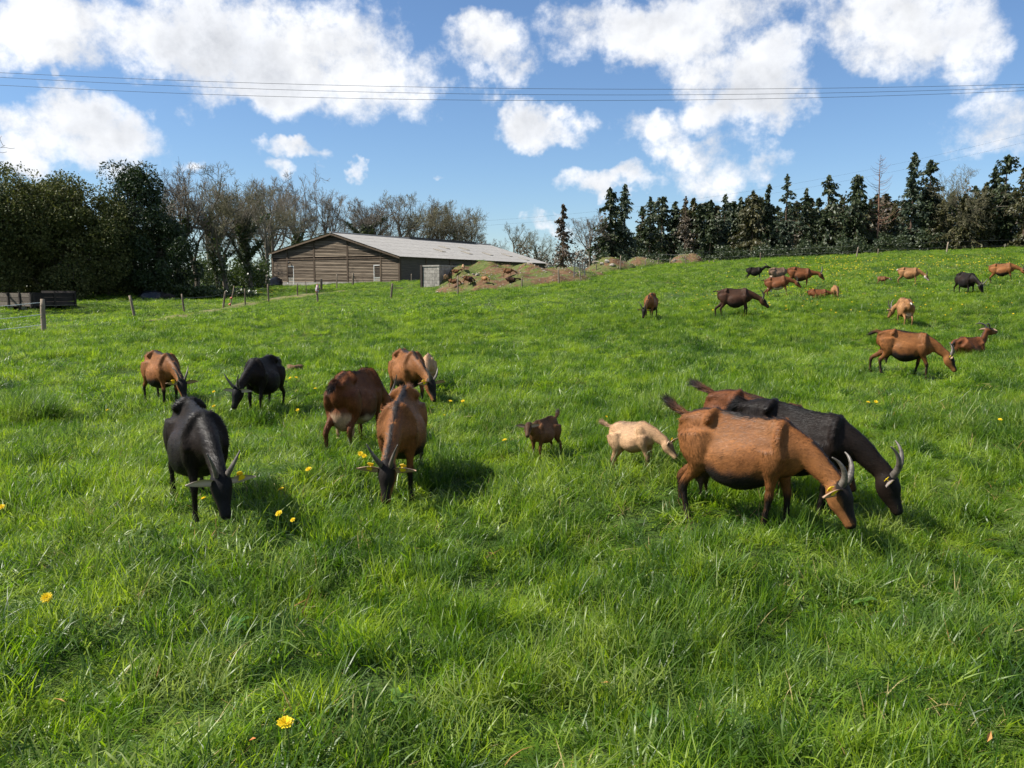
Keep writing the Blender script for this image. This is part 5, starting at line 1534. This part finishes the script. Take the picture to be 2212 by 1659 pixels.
# near group
goat('black goat grazing head down with ears spread wide beside dandelions', 430, 1098, -58, coat='black', scale=1.0, neck_yaw=2, head=-62, feet=(.02, .04, .06, -.05), ears=4, horns=.22, horn_back=.45, tag_ear=(1, 0), tail=-80)
goat('brown goat grazing beside the tall grass tussock, black face turned aside', 352, 872, -46, coat='chamois', neck_yaw=4, head_yaw=-10, horns=.24, horn_back=1.1, tag_ear=(0, 1), head=-60)
goat('black goat grazing towards the tussock with upright horns', 572, 890, -98, coat='black', neck_yaw=-12, horns=.25, horn_back=.4, tag_ear=(0, 0), ears=2, feet=(.03, -.03, 0, .05))
goat('chestnut goat seen from behind with full pale udder', 772, 968, 76, coat='red', udder=1.25, udder_col=(.40,.27,.17), belly_pale=True, tail=-35, feet=(0, .05, -.05, .06), tag_ear=(1, 0), neck_yaw=-6)
goat('brown goat facing us head down, black back stripe, yellow tags in both ears', 873, 1048, -90, coat='chamois', neck_yaw=-6, head=-70, horns=.25, horn_back=.5, ears=10, feet=(0, .03, -.04, .04), scale=1.02)
goat('thin brown goat grazing with a pale kid at its side', 882, 878, -64, coat='chamois', neck_yaw=18, horns=.2, horn_back=.9, tag_ear=(0, 1), head=-70, feet=(.05, -.04, 0, 0))
goat('pale hornless kid half hidden by the thin brown goat', 925, 846, -88, coat='tankid', kid=True, scale=.74, horns=0, ears=18, neck=-32, head=-60, tag_ear=(0, 0))
goat('dark brown kid looking up alone in the grass', 1178, 990, -130, coat='kid', kid=True, scale=.52, neck=36, neck_yaw=12, head_yaw=22, head=-32, horns=0, ears=14, tail=55, tag_ear=(0, 0), feet=(.04, -.02, 0, .03))
goat('cream coloured kid grazing beside the large brown goat', 1374, 1020, -36, coat='tankid', kid=True, scale=.58, neck=-34, head=-58, horns=.03, ears=42, tail=30, tag_ear=(1, 0), feet=(-.03, .04, -.04, .05), neck_yaw=4)
goat('large brown goat grazing with raised black tail and swept horns', 1590, 1128, -35, coat='chamois', scale=1.03, neck_yaw=-6, neck=-38, head=-64, horns=.25, horn_back=1.15, ears=-8, tail=38, udder=.75, udder_col=(.05,.03,.02), feet=(.03, -.06, -.05, .07))
goat('black goat grazing with curved horns behind the large brown goat', 1690, 1092, -33, coat='black', scale=1.02, neck_yaw=2, horns=.29, horn_back=1.05, ears=4, tag_ear=(0, 1), neck=-34, head=-62, tail=-60)
goat('chestnut goat mostly hidden behind the black goat, tail raised', 1608, 1052, -26, coat='red', scale=.98, horns=.22, horn_back=.5, ears=10, tail=15, neck=-30, head=-60, neck_yaw=8)
# right hand slope
goat('brown goat with dark belly grazing in front of the lying goat', 1945, 810, -22, coat='chamois', scale=.94, neck=-32, head=-58, horns=.27, horn_back=1.0, udder=.6, udder_col=(.06,.04,.03), tail=-30, feet=(-.06, .1, -.08, .08))
goat('goat lying in the grass with raised head and swept horns', 2092, 770, 26, coat='red', lying=True, neck=62, head=-10, horns=.32, horn_back=1.2, ears=4, neck_yaw=-4, tag_ear=(1, 0))
goat('light brown goat grazing with its white patched rump towards us', 1952, 704, 80, coat='fawn', neck_yaw=38, head_yaw=10, horns=.32, horn_back=.9, udder=1.0, udder_col=(.4,.28,.18), tail=-40, scale=1.05, tail_white=True, tag_ear=(1, 1))
goat('brown goat with black face grazing head on in the open field', 1406, 690, -110, coat='chamois', neck_yaw=-14, horns=.28, horn_back=.5, tail=10, scale=1.0)
goat('dark goat with yellow ear tag walking and grazing in the open field', 1588, 684, -15, coat='dark', scale=1.12, neck=-26, head=-50, horns=.32, feet=(.02, -.04, -.1, .06), tail=-10, tag_ear=(0, 1))
goat('black goat with raised head at the far end of the herd', 1630, 606, -12, coat='black', scale=1.0, neck=34, head=-18, horns=.3, tail=-5, feet=(0, 0, -.06, .03), tag_ear=(0, 0))
goat('greyish goat standing behind the long red brown goat', 1680, 613, 12, coat='grey', scale=1.05, neck=-20, udder=.8, udder_col=(.5,.4,.32), tail=-20)
goat('long red brown goat walking with level neck among dandelions', 1724, 621, -16, coat='red', scale=1.18, neck=2, head=-48, horns=.3, horn_back=.6, tail=-70)
goat('brown goat with white udder and raised tail grazing below two others', 1683, 642, -19, coat='red', scale=1.1, neck=-26, head=-56, udder=.9, udder_col=(.6,.52,.42), belly_pale=True, tail=0, feet=(0, 0, -.1, .03))
goat('young brown goat lying flat among the dandelions', 1768, 644, -16, coat='red', lying=True, scale=.85, neck=-10, head=-30, horns=0, tag_ear=(0, 0))
goat('brown kid grazing head towards us by the lying young goat', 1803, 647, -98, coat='fawn', kid=True, scale=.72, horns=0, neck=-30, head=-60, tag_ear=(0, 0))
goat('small brown kid with white face and tail in the dandelions', 1905, 616, -22, coat='kid', kid=True, scale=.55, horns=0, neck=0, head=-40, tail=60, tail_white=True, white_face=True, tag_ear=(0, 0))
goat('brown goat with white tail tip grazing beside a small kid', 1962, 615, -28, coat='fawn', scale=1.02, neck=-32, head=-54, horns=.32, tail=-60, tail_white=True, white_face=True)
goat('black goat grazing at an angle high on the slope', 2083, 638, -82, coat='black', scale=1.08, neck_yaw=16, horns=.26, horn_back=.4, ears=6, tag_ear=(0, 0))
goat('brown goat with dark stripe grazing at the highest edge of the herd', 2166, 611, -31, coat='chamois', scale=1.05, neck=-28, head=-48, horns=.28, tail=15)
goat('goat with a bushy black tail standing mostly out of view', 2322, 872, -32, coat='black', scale=1.05, neck=-30, tail=-18, feet=(0, 0, 0, 0))
# young goats on the earth mound
YG = dict(horns=.08, tag_ear=(0, 0), voxel=.024, hair=0, detail=False, mound=True)
def mg(label, x, y, hdg, **kw):
    kw = {**YG, **kw}; goat(label, *z22(x, y), hdg, **kw)
mg('pale young goat climbing beside the block shelter', 495, 412, 70, coat='tankid', scale=.75)
mg('dark young goat reaching over stones beside the block shelter', 612, 345, 10, coat='kid', scale=.72, neck=30, head=-20)
mg('pale young goat with head down at the top of the stones', 708, 292, -85, coat='tankid', scale=.8)
mg('brown young goat side on at the foot of the stones', 585, 485, 6, coat='kid', scale=.8, neck=-20)
mg('brown young goat picking among the stones', 765, 452, 20, coat='kid', scale=.82)
mg('dark brown young goat standing tail towards us by the stones', 797, 466, 78, coat='dark', scale=.8)
mg('tan young goat grazing on the bare soil of the mound', 975, 440, -40, coat='fawn', scale=.68)
mg('brown young goat with pale legs nibbling at boulders', 1262, 362, -2, coat='kid', scale=.85, neck=-22, head=-40)
mg('dark young goat lying on the mound slope', 1300, 425, 4, coat='dark', lying=True, scale=.85, neck=4, head=-10)

# ------------------------------------------------------------------ dandelions
m, t = mat('dandelion_yellow'); finish(t, t.ramp(t.noise(objco(t), 60, 2), [(.3, (.78,.52,.01)), (.7, (.90,.70,.03))]), .6, transl=(.9,.7,.03), transl_fac=.3)
m, t = mat('dandelion_stem'); finish(t, (.12,.16,.04), .6)
def flower_head():
    V, F = [], []; rs = random.Random(4)
    for ring, (n, r1, z1, tilt) in enumerate(((20, .022, .004, .15), (15, .017, .009, .5), (9, .010, .012, .9))):
        for i in range(n):
            a = 2*math.pi*i/n + ring*.4 + rs.uniform(-.06, .06); L = r1*rs.uniform(.88, 1.08); w_ = .0024
            c, s = math.cos(a), math.sin(a); n0 = len(V)
            V += [(c*.002 - s*w_*.5, s*.002 + c*w_*.5, 0), (c*.002 + s*w_*.5, s*.002 - c*w_*.5, 0), (c*L + s*w_, s*L - c*w_, z1*.6 + L*tilt*.5), (c*L*1.06, s*L*1.06, z1*.5 + L*tilt*.5), (c*L - s*w_, s*L + c*w_, z1*.6 + L*tilt*.5)]
            F.append((n0, n0+1, n0+2, n0+3, n0+4))
    return V, F
V_, F_ = flower_head()
fl0 = empty('dandelion'); fh = mk('flower_head', V_, F_, MATS['dandelion_yellow'], fl0)
st = MB().tube([(0, 0, -.13), (.01, 0, -.06), (0, 0, .001)], .0022, 5).build('stem', MATS['dandelion_stem'], fl0)
first = [True]
def dandelion(x, y, z, s, label, group, tilt=None):
    o = fl0 if first[0] else copy_tree(fl0); first[0] = False
    o.location = (x, y, z); o.scale = (s, s, s)
    o.rotation_euler = tilt or (random.uniform(-.1, .8), random.uniform(-.5, .3), random.uniform(-.6, .6))
    tag(o, label, 'flower', group)
near = [(102,1303,1.1,'large dandelion alone in the lush grass'), (617,1578,1.15,'large dandelion beside dry yellow stems in the lush grass'), (607,1065,1,None), (603,1118,1,None), (633,1132,.7,None), (440,1085,.9,None), (667,1021,1,None), (232,890,.9,None), (4,1103,1,None),
        (1090,957,1,None), (1875,874,1,None), (1892,873,1,None), (1847,962,1,None), (627,820,1,None), (640,819,1,None), (462,850,.9,None), (643,890,1,None), (462,882,1,None), (779,987,1,None), (787,992,.9,None), (844,997,1,None), (681,843,1,None), (973,871,1,None), (1000,871,1,None), (961,902,.7,None), (2160,912,.8,None), (1310,905,.6,None)]
for px, py, s, lb in near:
    p = at(px, py, .13)
    z = p.z + .155
    dandelion(p.x, p.y, z, s * 1.05, lb or 'yellow dandelion flowering in the grass between the grazing goats', None if lb else 'dandelions among the near goats')
rs = np.random.RandomState(77)
n_ind = 0; stuff = []
def far_spot():
    u = rs.rand()
    if u < .50: return rs.uniform(1700, 2230), 555 + abs(rs.normal(0, 22)) + max(0, (1960 - 0) * 0)
    if u < .68: return rs.normal(1830, 90), rs.normal(590, 12)
    if u < .80: return rs.uniform(1500, 2212), rs.uniform(600, 690)
    if u < .90: return rs.uniform(1450, 1800), rs.uniform(590, 680)
    return rs.uniform(430, 600), rs.normal(632, 5)
for i in range(850):
    px, py = far_spot()
    if px < 700: p = at(px, py)
    else:
        v = ray(px, py)
        p = at(px, py)
    if p.y > 96 or p.y < 14: continue
    q = (p.x, p.y, p.z + rs.uniform(.10, .17), rs.uniform(.65, 1.0) * (1 + p.y / 150))
    stuff.append(q)
stuff.sort(key=lambda q: q[1])
for q in stuff[:250]: dandelion(*q, 'small dandelion dotting the upper slope of the pasture', 'dandelions on the upper slope', (random.uniform(0, .9), random.uniform(-.4, .4), 0))
rest = stuff[250:]
FV = np.array(V_); NV = len(FV); allV = []; allF = []
hexa = np.array([(math.cos(a)*.026, math.sin(a)*.026, .006*(i % 2)) for i, a in enumerate(np.linspace(0, 6.283, 6, endpoint=False))])
for k, q in enumerate(rest):
    e = Euler((random.uniform(.2, 1.1), random.uniform(-.4, .4), 0)).to_matrix()
    allV.append((hexa @ np.array(e).T) * q[3] + np.array(q[:3])); allF.append(tuple(range(6*k, 6*k + 6)))
fo = mk('dandelion_carpet', np.concatenate(allV), allF, MATS['dandelion_yellow']); tag(fo, 'carpet of tiny yellow dandelions along the field edge', 'flowers', kind='stuff')

# ------------------------------------------------------------------ tall tussocks and broad leaves
def tussock(px, py, r, h, label, seed, n=420, group=None):
    p = at(px, py); me = tuft_mesh('tussock', seed, n, r, h, .008, .35, 1.1, 'grass_wide', 4)
    o = link('grass_tussock', me); o.location = p; tag(o, label, 'tussock', group)
tussock(80, 912, .34, .58, 'tall dark grass tussock in front of the brown goat', 91, 1300)
for i, (px, py, r, h) in enumerate([(50,1000,.2,.22),(930,1255,.22,.24),(820,905,.2,.2),(1300,950,.22,.22),(1420,1320,.25,.22),(640,1280,.2,.24),(250,1240,.25,.24),(1900,1240,.25,.24),(2050,1400,.28,.26),(1130,1430,.25,.24),(1700,1480,.25,.22),(400,1480,.25,.24),(1980,960,.2,.18),(1200,800,.25,.2)]):
    tussock(px, py, r, h, 'knee high tuft of coarse grass in the pasture', 100 + i, 260, 'coarse grass tufts')
# dock and dandelion rosettes: broad leaves low in the sward
m, t = mat('broad_leaf'); finish(t, t.ramp(orand(t), [(0, (.06,.15,.02)), (1, (.12,.22,.035))]), .35, spec=.5, transl=(.2,.34,.04), transl_fac=.35)
rs2 = random.Random(3)
def rosette_mesh(seed):
    rs_ = random.Random(seed); V, F = [], []
    for i in range(9):
        a = 2*math.pi*i/9 + rs_.uniform(-.3, .3); L = rs_.uniform(.09, .17); W_ = L*rs_.uniform(.18, .30); lift = rs_.uniform(.4, 1.1)
        c, s = math.cos(a), math.sin(a); n0 = len(V); k = 6
        for j in range(k):
            u = j/(k-1); w_ = W_*math.sin(math.pi*min(.98, .12 + .86*u))**.8; r_ = L*u; z = L*(lift*u - .75*u*u) + .05
            V += [(c*r_ - s*w_, s*r_ + c*w_, z + .25*w_), (c*r_, s*r_, z), (c*r_ + s*w_, s*r_ - c*w_, z + .25*w_)]
        for j in range(k-1):
            b = n0 + 3*j; F += [(b, b+1, b+4, b+3), (b+1, b+2, b+5, b+4)]
    me = bpy.data.meshes.new('rosette'); me.from_pydata(V, [], F); me.materials.append(MATS['broad_leaf']); me.polygons.foreach_set('use_smooth', [True]*len(F)); return me
RM = [rosette_mesh(i) for i in range(4)]
for i in range(9):
    px, py = rs2.uniform(-20, 2230), 900 + 760*rs2.random()**.8
    p = at(px, py); o = link('leaf_rosette', RM[i % 4]); s = rs2.uniform(.35, .55); o.scale = (s, s, s); o.location = (p.x, p.y, p.z + .02); o.rotation_euler = (0, 0, rs2.uniform(0, 6))
    tag(o, 'rosette of broad green leaves low in the lush grass', 'weed', 'leaf rosettes in the near grass')
# dead leaves
m, t = mat('dead_leaf'); finish(t, t.ramp(orand(t), [(0, (.38,.12,.03)), (1, (.45,.26,.08))]), .6)
for i, (px, py) in enumerate([(2135,1610),(545,1618),(130,1530),(1310,1490)]):
    p = at(px, py, .1); V_ = [(-.03,0,0),(0,-.012,.006),(.035,0,.0),(0,.014,.008)]
    o = mk('dead_leaf', V_, [(0,1,2),(0,2,3)], MATS['dead_leaf']); o.location = (p.x, p.y, p.z + .13); o.scale = (.75,)*3; o.rotation_euler = (rs2.uniform(-.5,.8), rs2.uniform(-.6,.6), rs2.uniform(0,6))
    tag(o, 'curled orange brown dead leaf caught in the grass', 'leaf', 'dead leaves in the grass')
def barn_keep(x, y, rs):
    k = np.ones(len(x), bool)
    for f in KEEP_OUT: k &= ~f(x, y)
    return k
grow('grass', near_c, 1.6, 10.5, 135, 31, 6, 2, 1, 'long lush grass blades in front of the goats', hbase=.98, clump=1.1)
grow('grass', mid_c, 10.0, 30, 56, 32, 4, 1, 1, 'thick green grass around the grazing goats', hbase=.9, clump=.9)
grow('grass', far_c, 28.5, 100, 8, 33, 3, 1, 1, 'short green grass on the far slope of the pasture', barn_keep, 1.0)

# rough grass and rubble on the mounds
rs = np.random.RandomState(41); mxs = []; 
for mx, my, rx, ry, h in MOUNDS:
    n = int(rx * ry * 3.14 * 5); a = rs.uniform(0, 6.283, n); r = np.sqrt(rs.rand(n)) * .98
    mxs.append(np.stack([mx + np.cos(a) * r * rx, my + np.sin(a) * r * ry], 1))
mp = np.concatenate(mxs); g_ = fbm(mp[:, 0], mp[:, 1], 61, .9); mp = mp[(g_ > 0)]; n = len(mp)
mz = np.array([mound_z(a, b) for a, b in mp]) + .01
idx = np.where(rs.rand(n) < .5, 4, rs.randint(0, 4, n))
sc_ = rs.uniform(.35, 1.0, n)
instancer('grass', far_c, mp[:, 0], mp[:, 1], mz, np.stack([sc_, sc_, sc_ * rs.uniform(.5, 1.4, n)], 1), rs.uniform(0, 6.283, n), idx, (rs.normal(0, .2, n), rs.normal(0, .2, n)), 'patchy rough grass growing over the earth mounds')
V_, F_ = [], []
q0 = np.array([(1,0,0),(-1,0,0),(0,1,0),(0,-1,0),(0,0,1),(0,0,-.4)]); qf = [(0,2,4),(2,1,4),(1,3,4),(3,0,4),(2,0,5),(1,2,5),(3,1,5),(0,3,5)]
for k in range(900):
    mx, my, rx, ry, h = MOUNDS[[0,0,0,1,5,2,3,4][rs.randint(8)]]
    a = rs.uniform(0, 6.283); r = math.sqrt(rs.rand()) * 1.02; x, y = mx + math.cos(a)*r*rx, my + math.sin(a)*r*ry
    s_ = rs.uniform(.03, .10); z = mound_z(x, y)
    V_.append(q0 * s_ * rs.uniform(.6, 1.3, (6, 1)) @ np.array(Euler((0, 0, rs.uniform(0, 6))).to_matrix()).T + [x, y, z]); F_ += [tuple(i + 6*k for i in f) for f in qf]
tag(mk('rubble', np.concatenate(V_), F_, MATS['grey_stone']), 'loose small rubble strewn over the earth mounds', 'rubble', kind='stuff')
